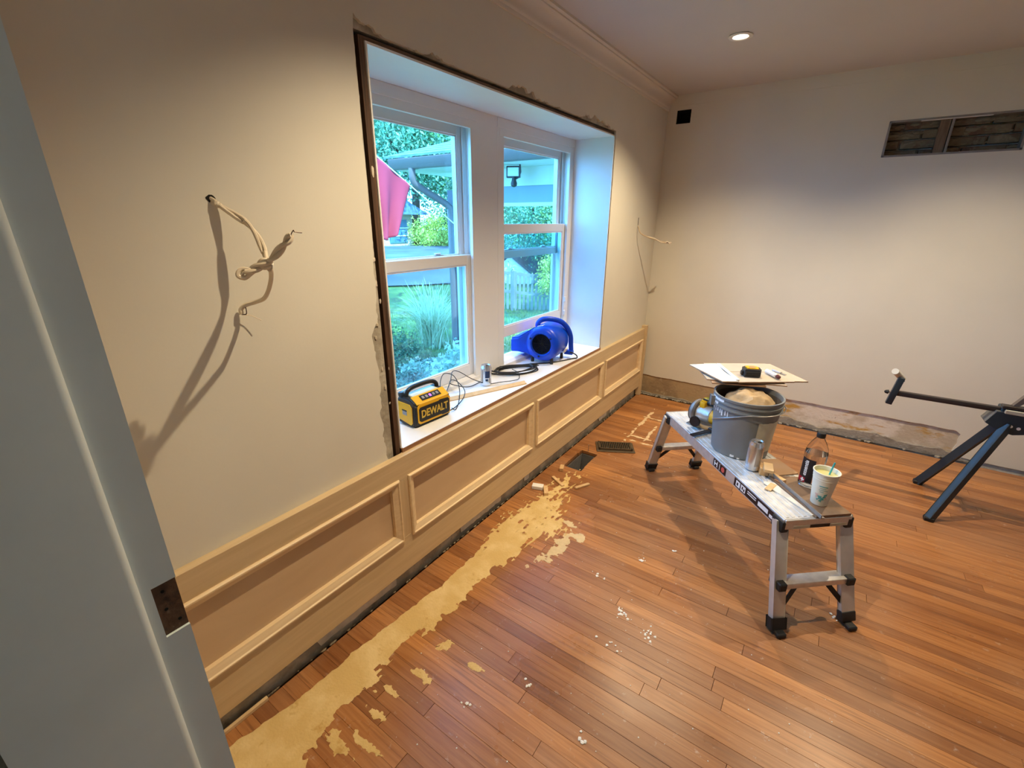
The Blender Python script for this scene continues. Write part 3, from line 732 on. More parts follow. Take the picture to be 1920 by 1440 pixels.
nail = B().lathe([(.002, 0), (.002, .05), (.005, .05), (.005, .052)], 10).done('screw', MT['wire'], label='bright screw standing at the edge of the duct hole', cat='screw'); nail.location = (.135, 2.672, .0)

# floor register grille, tilted on the floor
rg = thing('floor_register', 'brown metal floor register grille lying loose on the floor', 'vent', (.268, 2.835, .0), R(29))
B().box(-.135, .135, -.075, .075, 0, .007, .002, 1).done('plate_rim', MT['vent'], rg)
rgf = B()
rgf.box(-.118, .118, -.055, -.046, .007, .020).box(-.118, .118, .046, .055, .007, .020).box(-.118, -.109, -.055, .055, .007, .020).box(.109, .118, -.055, .055, .007, .020)
rgf.done('grille_frame', MT['vent'], rg, 0)
for k in range(17):
    B().box(-.104+k*.013-.0028, -.104+k*.013+.0028, -.046, .046, .007, .019).done('slat', MT['vent'], rg, 0)
B().box(-.109, .109, -.046, .046, .0068, .0078).done('grille_back', MT['black'], rg, 0)

# ================================================================== CABLES ON THE WALL
c1 = thing('loose_cable', 'white twisted electrical cable hanging from a hole left of the window', 'cable', (0, .57, 1.596))
c1.location = (0, 0, 0)
def twin(pts, r, off, turns, m, name):
    P = spline(pts, 10); N = len(P)
    for ph in (0, math.pi):
        q = []
        for i, p in enumerate(P):
            a = ph+turns*2*math.pi*i/N; t_ = (P[min(i+1, N-1)]-P[max(i-1, 0)]).normalized(); s1 = t_.orthogonal().normalized(); s2 = t_.cross(s1)
            q.append(p+(s1*math.cos(a)+s2*math.sin(a))*off)
        B().tube(q, r, 8).done(name, m, c1)
twin([(-.02, .565, 1.60), (.004, .575, 1.590), (.014, .585, 1.580), (.036, .605, 1.559), (.06, .622, 1.537), (.075, .631, 1.511), (.085, .635, 1.483), (.105, .630, 1.460), (.14, .616, 1.449), (.18, .597, 1.444), (.21, .580, 1.440)], .0050, .0045, 1.6, MT['cableW'], 'cable_sheath')
twin([(.185, .536, 1.430), (.195, .553, 1.440), (.205, .573, 1.449), (.220, .591, 1.467), (.235, .606, 1.489), (.245, .616, 1.503), (.250, .622, 1.515)], .0055, .0050, 1.8, MT['cableW'], 'twisted_cable')
B().tube(spline([(.190, .545, 1.436), (.180, .532, 1.439), (.178, .522, 1.433), (.180, .519, 1.424), (.185, .530, 1.419), (.190, .543, 1.428), (.196, .555, 1.438)], 8), .0052, 8).done('cable_loop', MT['cableW'], c1)
B().tube(spline([(.186, .535, 1.434), (.182, .528, 1.428), (.185, .533, 1.421), (.190, .541, 1.428)], 8), .0035, 8).done('cable_loop', MT['cableW'], c1)
B().tube(spline([(.206, .590, 1.452), (.208, .580, 1.458), (.205, .568, 1.459), (.200, .562, 1.450), (.204, .570, 1.440), (.210, .584, 1.444)], 8), .0045, 8).done('cable_loop', MT['cableW'], c1)
B().tube(spline([(.208, .582, 1.440), (.190, .592, 1.432), (.175, .600, 1.424), (.150, .609, 1.404), (.115, .616, 1.374), (.090, .613, 1.351), (.045, .610, 1.337), (.022, .596, 1.329), (.012, .586, 1.318), (.014, .584, 1.304)], 8), .0056, 8).done('cable_sheath', MT['cableW'], c1)
B().tube(spline([(.014, .584, 1.304), (.024, .592, 1.306), (.027, .592, 1.324)], 6), .0014, 6).done('bare_wire', MT['copper'], c1)
B().tube(spline([(.014, .584, 1.304), (.018, .606, 1.298), (.025, .628, 1.282)], 6), .0011, 6).done('bare_wire', MT['cableW'], c1)
B().tube(spline([(.250, .622, 1.515), (.252, .629, 1.525), (.252, .632, 1.521), (.255, .648, 1.519)], 6), .0011, 6).done('bare_wire', MT['copper'], c1)
hp = [(.572+.011*math.cos(a*math.pi/8)*(1+.5*nz(a*2.1)), 1.597+.009*math.sin(a*math.pi/8)*(1+.5*nz(a*1.7, 4))) for a in range(16)]
B().prism(hp, .0, .0008, lambda a, b, h: (h, a, b)).done('wall_hole', MT['black'], c1, 0)
c2 = thing('loose_cable', 'thin tan electrical cable sticking out of the wall by the far corner', 'cable', (0, 0, 0))
P2 = [(-.005, 3.612, 1.520), (.012, 3.60, 1.500), (.035, 3.59, 1.462), (.075, 3.62, 1.437), (.12, 3.66, 1.418), (.165, 3.70, 1.402), (.20, 3.735, 1.392), (.222, 3.76, 1.388)]
B().tube(spline(P2, 8), .0042, 8).done('cable_sheath', MT['cableT'], c2)
P3 = [(p[0]+.004*math.sin(i*2.1), p[1]+.006*math.cos(i*1.7), p[2]+.006*math.sin(i*1.9)) for i, p in enumerate(P2[3:])]
B().tube(spline(P3, 8), .0038, 8).done('twisted_wire', MT['cableW'], c2)
B().tube(spline([(.165, 3.70, 1.404), (.185, 3.725, 1.387), (.205, 3.73, 1.40), (.222, 3.752, 1.380)], 6), .004, 8).done('twisted_wire', MT['cableW'], c2)
B().box(0, .001, 3.605, 3.613, 1.515, 1.575).done('wall_slot', MT['black'], c2, 0)

# ================================================================== ON THE SILL
# ---- jobsite radio: local x faces the room, y along the sill
rd = thing('jobsite_radio', 'black and yellow jobsite radio with carry handle on the window sill', 'radio', (-.135, 1.378, ZS), R(-4))
LY, DX, HZ = .222, .118, .138
rbd = B().prism([(-DX/2, 0), (DX/2, 0), (DX/2, .110), (.020, .134), (-DX/2, .134)], -LY/2, LY/2, lambda a, b, h: (a, h, b))
bmesh.ops.dissolve_limit(rbd.bm, angle_limit=R(2), verts=rbd.bm.verts[:], edges=rbd.bm.edges[:])
bmesh.ops.bevel(rbd.bm, geom=rbd.bm.edges[:], offset=.010, segments=3, affect='EDGES'); rbd.done('body', MT['darkp'], rd)
fp = B().prism([(-.082, .016), (.098, .016), (.104, .024), (.104, .098), (.088, .112), (-.070, .112), (-.092, .098), (-.092, .026)], DX/2-.004, DX/2+.0035, lambda a, b, h: (h, a, b))
fp.done('front_bezel', MT['yellow'], rd)
gr_ = B().prism([(-.076, .026), (.044, .026), (.052, .021), (.092, .021), (.098, .028), (.098, .088), (.090, .096), (.040, .100), (.030, .096), (-.078, .096), (-.086, .088), (-.086, .034)], DX/2, DX/2+.0055, lambda a, b, h: (h, a, b)).done('grille', MT['grille'], rd)
me = text_mesh('DEWALT', .050, .0012, 0, .0012, .80)
for v in me.vertices: v.co = Vector((DX/2+.0058+v.co.z, .006+v.co.x, .060+v.co.y))
link('lettering', me, MT['gold'], gr_)
tp = B().prism([(.016, .1335), (.0575, .1075), (.0600, .1115), (.018, .1375)], -.092, .100, lambda a, b, h: (a, h, b)).done('top_slope', MT['yellow'], rd)
tp2 = B().prism([(.024, .1325), (.049, .1170), (.0508, .1200), (.0258, .1355)], -.052, .062, lambda a, b, h: (a, h, b)).done('button_strip', MT['blackp'], rd)
for k in range(5):
    yy = -.038+k*.021
    B().prism([(.0315, .1310), (.0440, .1232), (.0448, .1245), (.0323, .1323)], yy-.006, yy+.006, lambda a, b, h: (a, h, b+.0005)).done('button', MT['purple'] if k == 2 else MT['grey'], tp2, 0)
B().box(-.040, .018, -.080, .075, HZ-.006, HZ, .002, 1).done('top_plate', MT['creamp'], rd)
hd = B().tube(spline([(-.015, -.090, HZ-.010), (-.015, -.088, HZ+.010), (-.015, -.070, HZ+.026), (-.015, -.03, HZ+.032), (-.015, .03, HZ+.032), (-.015, .070, HZ+.026), (-.015, .090, HZ+.010), (-.015, .092, HZ-.010)], 6), .0105, 12)
hd.done('handle', MT['blackp'], rd)
sd_ = B().prism([(-.046, .026), (.036, .014), (.046, .024), (.046, .098), (.034, .112), (-.046, .112)], -LY/2-.0035, -LY/2+.004, lambda a, b, h: (a, h, b)).done('side_panel', MT['yellow'], rd)
B().box(-.018, .012, -LY/2-.0045, -LY/2-.003, .055, .078).done('side_label', MT['grey'], sd_, 0)
B().box(-.020, .012, -LY/2-.0048, -LY/2-.003, .074, .080).done('side_label', MT['blackp'], sd_, 0)
B().box(-.030, .036, LY/2-.002, LY/2+.008, .028, .09, .003, 1).done('battery', MT['blackp'], rd)
kn = B().lathe([(.013, 0), (.014, .012), (.011, .018)], 16, (-.040, -.098, HZ-.004)).done('knob', MT['steelb'], rd)
B().bar((-.045, -.09, HZ+.012), (-.045, .0, HZ+.020), .004, .004).done('antenna', MT['wire'], rd)
def l2w(o, p):
    c, s = math.cos(o.rotation_euler.z), math.sin(o.rotation_euler.z); return Vector((o.location.x+p[0]*c-p[1]*s, o.location.y+p[0]*s+p[1]*c, o.location.z+p[2]))
rc = thing('charging_cord', 'thin black cord looping from the radio past the can to the coil', 'cord', (0, 0, 0))
zr = ZS+.0022
cps = [(-.150, 1.500, .760), (-.200, 1.560, .790), (-.235, 1.625, .800), (-.240, 1.690, .775), (-.205, 1.690, .745), (-.160, 1.655, .71), (-.120, 1.600, .675), (-.085, 1.535, zr), (-.075, 1.498, .690)]
B().tube(spline(cps, 8), .0022, 8).done('cord_run', MT['cordk'], rc)
cps = [(-.120, 1.500, .740), (-.190, 1.620, .770), (-.245, 1.700, .790), (-.250, 1.760, .770), (-.215, 1.83, .715), (-.165, 1.90, zr+.012), (-.115, 1.955, zr+.016), (-.080, 2.02, zr+.013), (-.085, 2.10, zr+.004), (-.14, 2.17, zr+.010), (-.205, 2.20, zr+.012)]
B().tube(spline(cps, 8), .0022, 8).done('cord_run', MT['cordk'], rc)
cps = [(-.100, 1.500, zr), (-.105, 1.560, zr+.002), (-.125, 1.640, zr+.016), (-.165, 1.700, .700), (-.225, 1.715, .730), (-.245, 1.690, .745), (-.235, 1.665, .735), (-.220, 1.70, .715), (-.225, 1.80, zr+.010), (-.235, 1.90, zr+.002), (-.255, 2.0, zr)]
B().tube(spline(cps, 8), .0022, 8).done('cord_run', MT['cordk'], rc)

# ---- can on the sill
def can(name, label, loc, h, r, bands, rz, m=None):
    t = thing(name, label, 'can', loc, rz)
    B().lathe([(r*.72, .0), (r*.80, .003), (r*.985, .010), (r, .016), (r, h-.020), (r*.97, h-.014), (r*.84, h-.003), (r*.84, h), (r*.78, h), (r*.77, h-.004)], 32, cap1=False).done('body', m or MT['canm'], t)
    lid = B().lathe([(r*.77, h-.0045), (r*.77, h-.0035)], 32).done('lid', MT['canm'], t)
    B().lathe([(.009, h-.0034), (.009, h-.003)], 16, (.010, 0, 0)).done('opening', MT['black'], lid)
    B().lathe([(.007, h-.0032), (.007, h-.002)], 12, (-.006, 0, 0)).done('pull_tab', MT['wire'], lid)
    for (a0, a1, z0, z1, mm) in bands:
        n = 10; v = []; f = []
        for k in range(n+1):
            a = R(a0+(a1-a0)*k/n)
            for z_ in (z0, z1): v.append(((r+.0004)*math.cos(a), (r+.0004)*math.sin(a), z_))
        for k in range(n): f.append((2*k, 2*k+2, 2*k+3, 2*k+1))
        pyd('print', v, f, mm, t)
    return t
can('drink_can', 'silver and dark blue drink can on the sill by the mullion', (-.182, 1.908, ZS), .122, .031,
    [(-62, -10, .052, .092, MT['canprint']), (-58, -30, .034, .046, MT['canprint']), (-105, -85, .030, .100, MT['cang']), (-20, 0, .02, .05, MT['cang'])], 0)

# ---- wood strip on the sill
o = B().prism([(0, 0), (.024, 0), (.024, .006), (.014, .010), (.006, .016), (0, .016)], -.245, .245, lambda a, b, h: (a, h, b)).done('moulding_offcut', MT['strip'], label='pale pine moulding offcut lying on the sill in front of the can', cat='wood strip')
o.location = (-.115, 1.835, ZS); o.rotation_euler = (0, 0, R(-21.5))

# ---- blue air mover, intake towards the doorway, nozzle out of the raised sash
fx, fy, fz = -.158, 2.615, ZS+.148
fan = thing('air_mover', 'bright blue snail-shaped air mover fan on the sill under the raised sash', 'fan', (fx, fy-.07, ZS), R(8))
fan.scale = (.88, .88, .88)
hz = .148
B().lathe([(.076, -.118), (.084, -.128), (.104, -.126), (.124, -.112), (.132, -.090), (.134, -.060), (.134, .090), (.126, .112), (.10, .122), (.02, .124)], 40, (0, 0, hz), 'y', cap0=False).done('drum', MT['blue'], fan)
B().lathe([(.076, -.118), (.074, -.06), (.072, -.02)], 32, (0, 0, hz), 'y', cap0=False).lathe([(.072, -.02), (.002, -.019)], 32, (0, 0, hz), 'y').done('intake_throat', MT['bluedk'], fan)
gv = B()
for k in range(26):
    a = 2*math.pi*k/26
    gv.bar((math.sin(a)*.046, -.03, hz+math.cos(a)*.046), (math.sin(a+.25)*.070, -.03, hz+math.cos(a+.25)*.070), .05, .0022, upv=(0, 1, 0))
gv.done('impeller', MT['bluedk'], fan, 0)
ig = B()
for k in range(1, 6): ig.tube([(math.cos(a*math.pi/16)*.0135*k, -.102, hz+math.sin(a*math.pi/16)*.0135*k) for a in range(32)], .0011, 5, closed=True)
for k in range(4):
    a = k*math.pi/4; ig.bar((math.cos(a)*.074, -.102, hz+math.sin(a)*.074), (-math.cos(a)*.074, -.102, hz-math.sin(a)*.074), .002, .002)
ig.done('intake_guard', MT['blackp'], fan)
for a in (R(35), R(262), R(155)):
    B().lathe([(.007, -.137), (.007, -.125)], 12, (math.cos(a)*.090, 0, hz+math.sin(a)*.090), 'y').done('screw_boss', MT['bluedk'], fan)
# nozzle: a tapering box blown out towards the open sash
nzv = []
for (x, ya, yb, za, zb) in ((-.082, -.108, .105, .045, .258), (-.135, -.115, .11, .062, .222), (-.19, -.13, .12, .070, .185), (-.235, -.145, .13, .070, .178)):
    nzv.append([(x, ya, za), (x, yb, za), (x, yb, zb), (x, ya, zb)])
nb = B(); rr_ = [[nb.bm.verts.new(p) for p in q] for q in nzv]
for q, u in zip(rr_, rr_[1:]):
    for k in range(4): nb.bm.faces.new((q[k], q[(k+1) % 4], u[(k+1) % 4], u[k]))
bmesh.ops.bevel(nb.bm, geom=[e for e in nb.bm.edges if abs(e.verts[0].co.x-e.verts[1].co.x) > .02], offset=.014, segments=3, affect='EDGES')
nb.done('nozzle', MT['blue'], fan, 50)
B().tube(spline([(-.06, -.055, hz+.118), (-.052, -.055, hz+.150), (-.02, -.045, hz+.172), (.03, .0, hz+.170), (.08, .06, hz+.145), (.118, .10, hz+.095), (.138, .125, hz+.03), (.142, .132, hz-.04), (.145, .135, hz-.085)], 8), [.019]*65, 12).done('handle', MT['blue'], fan)
B().box(.095, .165, .105, .150, .030, .062, .006, 2).done('foot_block', MT['blue'], fan)
for (a, b) in ((.075, -.09), (.085, .09), (-.08, -.09), (-.08, .09)):
    B().lathe([(.012, 0), (.013, .012), (.010, .045)], 12, (a, b, 0)).done('foot', MT['rubber'], fan)
B().box(-.05, -.005, -.088, -.040, hz+.122, hz+.130, .001, 1, rot=Matrix.Rotation(R(-12), 3, 'Y')).done('sticker', MT['lwhite'], fan)
B().box(.120, .132, .04, .085, hz-.09, hz-.05, .001, 1, rot=Matrix.Rotation(R(30), 3, 'Y')).done('switch_plate', MT['lwhite'], fan)
# its cord, coiled beside it
pc = thing('power_cord', 'black power cord of the blue fan coiled on the sill beside the can', 'cord', (0, 0, 0))
zz0 = ZS+.0045
B().tube(spline([(-.040, 2.65, ZS+.05), (-.010, 2.68, ZS+.028), (.0, 2.68, zz0+.004), (-.020, 2.66, zz0), (-.055, 2.57, zz0), (-.105, 2.475, zz0), (-.175, 2.40, zz0), (-.235, 2.31, zz0), (-.270, 2.20, zz0), (-.262, 2.11, zz0)], 8), .0042, 8).done('cord_run', MT['cordk'], pc)
for k, (cx, cy, ra, rb2, ro, dz) in enumerate(((-.192, 2.205, .155, .068, 52, 0), (-.186, 2.215, .140, .078, 58, .008), (-.200, 2.195, .150, .060, 46, .016), (-.180, 2.190, .125, .070, 64, .022))):
    pts = []
    for i in range(40):
        a = 2*math.pi*i/40; x, y = ra*math.cos(a), rb2*math.sin(a); c, s = math.cos(R(ro)), math.sin(R(ro))
        pts.append((cx+x*c-y*s, cy+x*s+y*c, zz0+dz+.004*math.sin(2*a+k)))
    B().tube(pts, .0042, 8, closed=True).done('cord_loop', MT['cordk'], pc)
pg = B().box(-.022, .022, -.013, .013, 0, .022, .005, 2).box(.022, .036, -.008, -.005, .008, .014).box(.022, .036, .005, .008, .008, .014).done('plug', MT['cordk'], pc)
pg.location = (-.130, 2.325, ZS+.012); pg.rotation_euler = (0, R(8), R(60))

# ================================================================== WORK BENCH AND WHAT STANDS ON IT
BT = .460
bax = Vector((.662, -.7495, 0)).normalized(); BRZ = math.atan2(bax.y, bax.x)
BC = Vector((1.113, 2.312, 0))
bn = thing('work_platform', 'scuffed folding aluminium work platform holding the grey bucket', 'work platform', BC, BRZ)
BL, BW = 1.06, .285
dk_ = B().box(-BL/2, BL/2, -BW/2, BW/2, BT-.010, BT-.002, .002, 1)
dk_.done('deck', MT['deck'], bn)
for k in range(11):
    yy = -BW/2+.018+k*(BW-.036)/10
    B().box(-BL/2+.012, BL/2-.012, yy-.006, yy+.006, BT-.003, BT).done('deck_rib', MT['deck'], bn, 0)
for s in (-1, 1):
    B().box(-BL/2, BL/2, s*(BW/2)-.004, s*(BW/2)+.004, BT-.058, BT-.002, .0015, 1).done('side_rail', MT['alu'], bn)
for s in (-1, 1):
    B().box(s*BL/2-.006, s*BL/2+.006, -BW/2, BW/2, BT-.045, BT-.002, .002, 1).done('end_rail', MT['alu'], bn)
# warning labels: on the side rail facing the doorway and on the near end rail
lab = B().box(.02, .13, -BW/2-.0052, -BW/2-.0042, BT-.050, BT-.010).box(.20, .49, -BW/2-.0052, -BW/2-.0042, BT-.050, BT-.010).done('warning_label', MT['lblack'], bn, 0)
for (x0, x1, z0, z1) in ((.030, .036, -.044, -.016), (.052, .058, -.044, -.016), (.036, .052, -.033, -.027), (.075, .078, -.046, -.014), (.215, .245, -.044, -.016), (.252, .285, -.044, -.016), (.30, .36, -.022, -.018), (.30, .36, -.032, -.028), (.375, .44, -.040, -.020), (.45, .475, -.044, -.030)):
    B().box(x0, x1, -BW/2-.0058, -BW/2-.005, BT+z0, BT+z1).done('label_glyph', MT['lwhite'], lab, 0)
for (x0, x1, z0, z1) in ((.222, .232, -.038, -.024), (.260, .268, -.036, -.022), (.272, .280, -.040, -.028)):
    B().box(x0, x1, -BW/2-.0062, -BW/2-.0056, BT+z0, BT+z1).done('label_glyph', MT['lblack'], lab, 0)
B().lathe([(.013, -.0060), (.013, -.0050)], 20, (.105, -BW/2, BT-.030), 'y').done('red_dot', mat('red_dot_print', (.62, .10, .08), .5), bn)
B().box(BL/2+.0055, BL/2+.0068, -.105, -.035, BT-.042, BT-.030).box(BL/2+.0055, BL/2+.0068, .05, .12, BT-.042, BT-.030).done('end_label', MT['paper'], bn, 0)
B().box(BL/2+.0055, BL/2+.0068, -.035, .05, BT-.042, BT-.028).done('end_label', MT['lblack'], bn, 0)
def leg(sx, sy):
    top = Vector((sx*(BL/2-.028), sy*(BW/2-.004), BT-.020)); bot = Vector((sx*(BL/2+.095), sy*(BW/2+.012), .030))
    d = (bot-top)
    lg = B(); lg.bar(top, bot, .020, .056, .003, upv=(1, 0, 0)) if False else None
    b_ = B().bar(top, bot, .022, .052, .003, upv=(0, 1, 0)).done('leg', MT['aludk'], bn)
    ft = B().bar(bot+d.normalized()*-.030, bot+d.normalized()*.012, .030, .062, .004, upv=(0, 1, 0))
    ft.box(bot.x-.036+sx*.008, bot.x+.036+sx*.008, bot.y-.019, bot.y+.019, .0, .020, .004, 1)
    ft.done('foot', MT['rubber'], b_)
    B().lathe([(.006, -.014), (.006, .014)], 12, (top.x+d.x*.06, top.y, top.z+d.z*.06), 'y').done('pivot_bolt', MT['wire'], b_)
    B().box(top.x-.030, top.x+.034, top.y-.016, top.y+.016, BT-.060, BT-.010, .006, 2).done('hinge_cap', MT['rubber'], bn)
    return top, bot
for sx in (-1, 1):
    pts_ = {}
    for sy in (-1, 1): pts_[sy] = leg(sx, sy)
    f_ = .60
    A_ = pts_[-1][0].lerp(pts_[-1][1], f_); Bq = pts_[1][0].lerp(pts_[1][1], f_)
    B().bar(A_, Bq, .052, .026, .003, upv=(0, 0, 1)).done('step', MT['alu'], bn)
    for q in (A_, Bq): B().box(q.x-.034, q.x+.034, q.y-.017, q.y+.017, q.z-.018, q.z+.018, .004, 1).done('step_cap', MT['rubber'], bn)
    for sy, q in ((-1, A_), (1, Bq)):
        low = pts_[sy][0].lerp(pts_[sy][1], .90)
        mid = A_.lerp(Bq, .30 if sy < 0 else .70)
        B().bar(low, mid+Vector((0, 0, -.012)), .020, .005, upv=(1, 0, 0)).done('brace', MT['rubber'], bn)
def bw(lx, ly): # bench-local -> world
    p = BC+bax*lx+Vector((-bax.y, bax.x, 0))*ly; return p.x, p.y
# ---- bucket
bk_ = thing('bucket', 'grey plastic bucket with wire bail and torn label on the platform', 'bucket', (1.098, 2.352, BT), R(0))
BH, rb0, rt0 = .300, .130, .152
bp = [(rb0-.006, 0), (rb0, .006), (rb0+.019, BH*.80), (rb0+.027, BH*.805), (rb0+.027, BH*.825), (rb0+.021, BH*.83), (rb0+.021, BH*.885), (rb0+.027, BH*.89), (rb0+.027, BH*.91), (rb0+.022, BH*.915), (rb0+.022, BH*.955), (rt0+.004, BH*.96), (rt0+.005, BH), (rt0-.003, BH), (rt0-.006, BH*.9), (rb0-.006, .010)]
B().lathe(bp, 56).done('body', MT['bucket'], bk_)
B().lathe([(rt0-.0065, BH*.93), (rb0-.002, .20)], 48, cap0=False).done('inside', MT['bucketin'], bk_)
ears = B()
for a in (R(203), R(38)): ears.box(-.012, .012, -.016, .016, -.02, .02, .004, 1, rot=Matrix.Rotation(a, 3, 'Z')); 
for k, a in enumerate((R(203), R(38))):
    for v in list(ears.bm.verts)[k*len(ears.bm.verts)//2:(k+1)*len(ears.bm.verts)//2]: v.co += Vector((math.cos(a)*.158, math.sin(a)*.158, BH*.86))
ears.done('bail_ear', MT['bucket'], bk_)
ar = []
for i in range(33):
    u = i/32; a = R(203)+u*R(195)
    z_ = .150+.100*min(1, u/.42)**.9 if u < .42 else .250+.008*(u-.42)
    rr = rb0+.019*z_/(BH*.80)+.006+.010*max(0, min(1, (z_-.235)/.015)); ar.append((math.cos(a)*rr, math.sin(a)*rr, z_))
B().tube(ar, .0022, 8).done('bail', MT['wire'], bk_)
def wrap(name, m, r0, r1, zf, a0, a1, z0, z1, par, n=14, jag=0, off=.0012):
    v = []; f = []
    for k in range(n+1):
        a = R(a0+(a1-a0)*k/n)
        za, zb = z0+jag*nz(k*.9, 1.1), z1+jag*nz(k*.7, 5.1)
        for z_ in (za, zb):
            r = r0+(r1-r0)*z_/zf+off; v.append((r*math.cos(a), r*math.sin(a), z_))
    for k in range(n): f.append((2*k, 2*k+2, 2*k+3, 2*k+1))
    return pyd(name, v, f, m, par)
wrap('paper_label', MT['paper'], rb0, rb0+.019, BH*.80, -58, -8, .045, .205, bk_, jag=.006)
wrap('paint_spatter', MT['spatter'], rb0+.022, rb0+.022, 1, 196, 236, BH*.915, BH*.957, bk_, jag=.010, off=.0015)
wrap('paint_spatter', MT['spatter'], rb0+.021, rb0+.021, 1, 192, 222, BH*.84, BH*.885, bk_, jag=.014, off=.0015)
for k in range(7):
    a = 205+k*7+random.uniform(-2, 2); h_ = random.uniform(.010, .028)
    wrap('paint_drip', MT['spatter'], rb0, rb0+.019, BH*.80, a, a+random.uniform(1.5, 3), .232-h_, .236, bk_, 3, off=.0013)
wrap('paint_spatter', MT['spatter'], rb0, rb0+.019, BH*.80, 262, 270, .008, .020, bk_, 4, .004); wrap('paint_spatter', MT['spatter'], rb0, rb0+.019, BH*.80, 276, 281, .004, .011, bk_, 4, .003)
bg_ = B(); r = bmesh.ops.create_icosphere(bg_.bm, subdivisions=4, radius=1)
for v in r['verts']:
    q = 1+.20*nz(v.co.x*2.2, v.co.y*2.2, v.co.z*2.2+3)+.03*nz(v.co.x*6, v.co.y*6, v.co.z*6)
    v.co = Vector((.005+v.co.x*.122*q, .000+v.co.y*.118*q, .235+min(v.co.z*.078*q+.022*nz(v.co.x*3.5, v.co.y*3.5, 2), .089)))
bgo = bg_.done('insulation_bundle', MT['bag'], label='cream fibrous bundle stuffed in the grey bucket under the boards', cat='insulation'); bgo.location = (1.098, 2.352, BT)
# ---- boards on the bucket
BZ = BT+.326
def board(name, corners, z0, th, label, mt_, tilt=0):
    v = [(x, y, z0) for x, y in corners]+[(x, y, z0+th) for x, y in corners]
    f = [(3, 2, 1, 0), (0, 1, 5, 4), (1, 2, 6, 5), (2, 3, 7, 6), (3, 0, 4, 7), (4, 5, 6, 7)]
    o = pyd(name, v, f, mt_, label=label, cat='board', group='boards stacked on the bucket'); o.data.materials.append(MT['boarde'])
    for p in o.data.polygons: p.material_index = 0 if p.normal.z > .5 else 1
    return o
board('thin_board', [(.93, 2.32), (1.16, 2.42), (1.10, 2.60), (.87, 2.50)], BZ-.0005, .006, 'lowest small board of the stack resting in the bucket mouth', MT['boarde'])
board('thin_board', [(.90, 2.345), (1.245, 2.47), (1.13, 2.70), (.79, 2.56)], BZ+.006, .006, 'brown board second from the bottom of the stack on the bucket', MT['boardt'])
board('thin_board', [(1.00, 2.365), (1.325, 2.58), (1.13, 2.80), (.82, 2.60)], BZ+.0125, .006, 'board with its pointed corner sticking out right over the bucket', MT['boardt'])
board('thin_board', [(.978, 2.312), (1.045, 2.358), (.885, 2.610), (.770, 2.505)], BZ+.019, .006, 'pale narrow board at the left of the stack on the bucket', MT['boardw'])
board('thin_board', [(1.047, 2.350), (1.270, 2.515), (1.20, 2.64), (.955, 2.480)], BZ+.019, .006, 'front top board under the tape measure', MT['boardt'])
board('thin_board', [(.952, 2.484), (1.197, 2.644), (1.110, 2.770), (.885, 2.618)], BZ+.019, .006, 'rear top board behind the tape measure', MT['boardt'])
BZT = BZ+.0255
o = B().box(-.135, .135, -.009, .009, 0, .005, .001, 1).done('white_strip', MT['lwhite'], label='narrow white strip lying across the boards on the bucket', cat='wood strip'); o.location = (.968, 2.485, BZT); o.rotation_euler = (0, 0, R(121))
# tape measure
tm = thing('tape_measure', 'black and yellow tape measure lying flat on the boards', 'tape measure', (1.075, 2.49, BZT), R(25))
B().prism([(-.038, -.030), (.030, -.034), (.040, -.024), (.042, .018), (.026, .034), (-.020, .036), (-.040, .018)], 0, .040, lambda a, b, h: (a, b, h)).done('case', MT['darkp'], tm)
B().prism([(-.026, -.020), (.022, -.024), (.030, -.016), (.032, .012), (.018, .026), (-.014, .027), (-.028, .014)], .040, .0445, lambda a, b, h: (a, b, h)).done('yellow_face', MT['yellow'], tm)
B().lathe([(.016, .0445), (.016, .0455)], 20, (.002, .001, 0)).done('hub_label', MT['boarde'], tm)
B().box(-.050, -.036, -.016, .006, .004, .026, .003, 1).done('tape_hook', MT['blackp'], tm)
B().box(-.036, .036, -.036, -.031, .008, .030, .002, 1).done('grip', MT['rubber'], tm)
# sealant tube
tu = thing('glue_tube', 'small white tube with a dark red cap lying on the boards', 'tube', (1.165, 2.545, BZT), R(-52))
B().lathe([(.004, -.050), (.011, -.046), (.0115, .034), (.007, .040)], 20, (0, 0, .0125), 'x').done('tube_body', MT['lwhite'], tu)
B().lathe([(.008, .040), (.010, .044), (.009, .060), (.004, .066)], 16, (0, 0, .0125), 'x').done('cap', mat('dark_red_cap', (.10, .012, .012), .45), tu)
kn_ = thing('utility_knife', 'small folding knife lying behind the white tube on the boards', 'knife', (1.185, 2.625, BZT), R(-38))
B().box(-.035, .02, -.008, .008, 0, .010, .003, 2).done('grip', MT['aludk'], kn_)
B().box(.02, .05, -.005, .004, .003, .005).done('blade', MT['wire'], kn_)
# ---- cordless saw behind the bucket
sw = thing('cordless_saw', 'yellow and black cordless circular saw standing at the far end of the platform', 'saw', (*bw(-.315, .0), BT), R(-22))
B().lathe([(.010, -.012), (.062, -.012), (.066, -.006), (.066, .006), (.060, .012), (.010, .012)], 40, (-.075, 0, .070), 'x').done('blade_guard', MT['zinc'], sw)
B().lathe([(.060, -.003), (.060, .003)], 40, (-.091, 0, .066), 'x').done('blade', MT['steelk'], sw)
B().lathe([(.018, .0), (.018, .008)], 20, (-.1, 0, .070), 'x').done('arbor_nut', MT['wire'], sw)
B().lathe([(.044, -.060), (.046, -.03), (.046, .020), (.040, .028)], 28, (0, 0, .066), 'x').done('gear_case', MT['alu'], sw)
B().lathe([(.041, .020), (.043, .03), (.043, .075), (.036, .085)], 28, (0, 0, .066), 'x').done('motor_housing', MT['yellow'], sw)
B().lathe([(.030, -.066), (.030, -.055)], 24, (-.01, -.05, .050), 'y').done('depth_knob', MT['blackp'], sw)
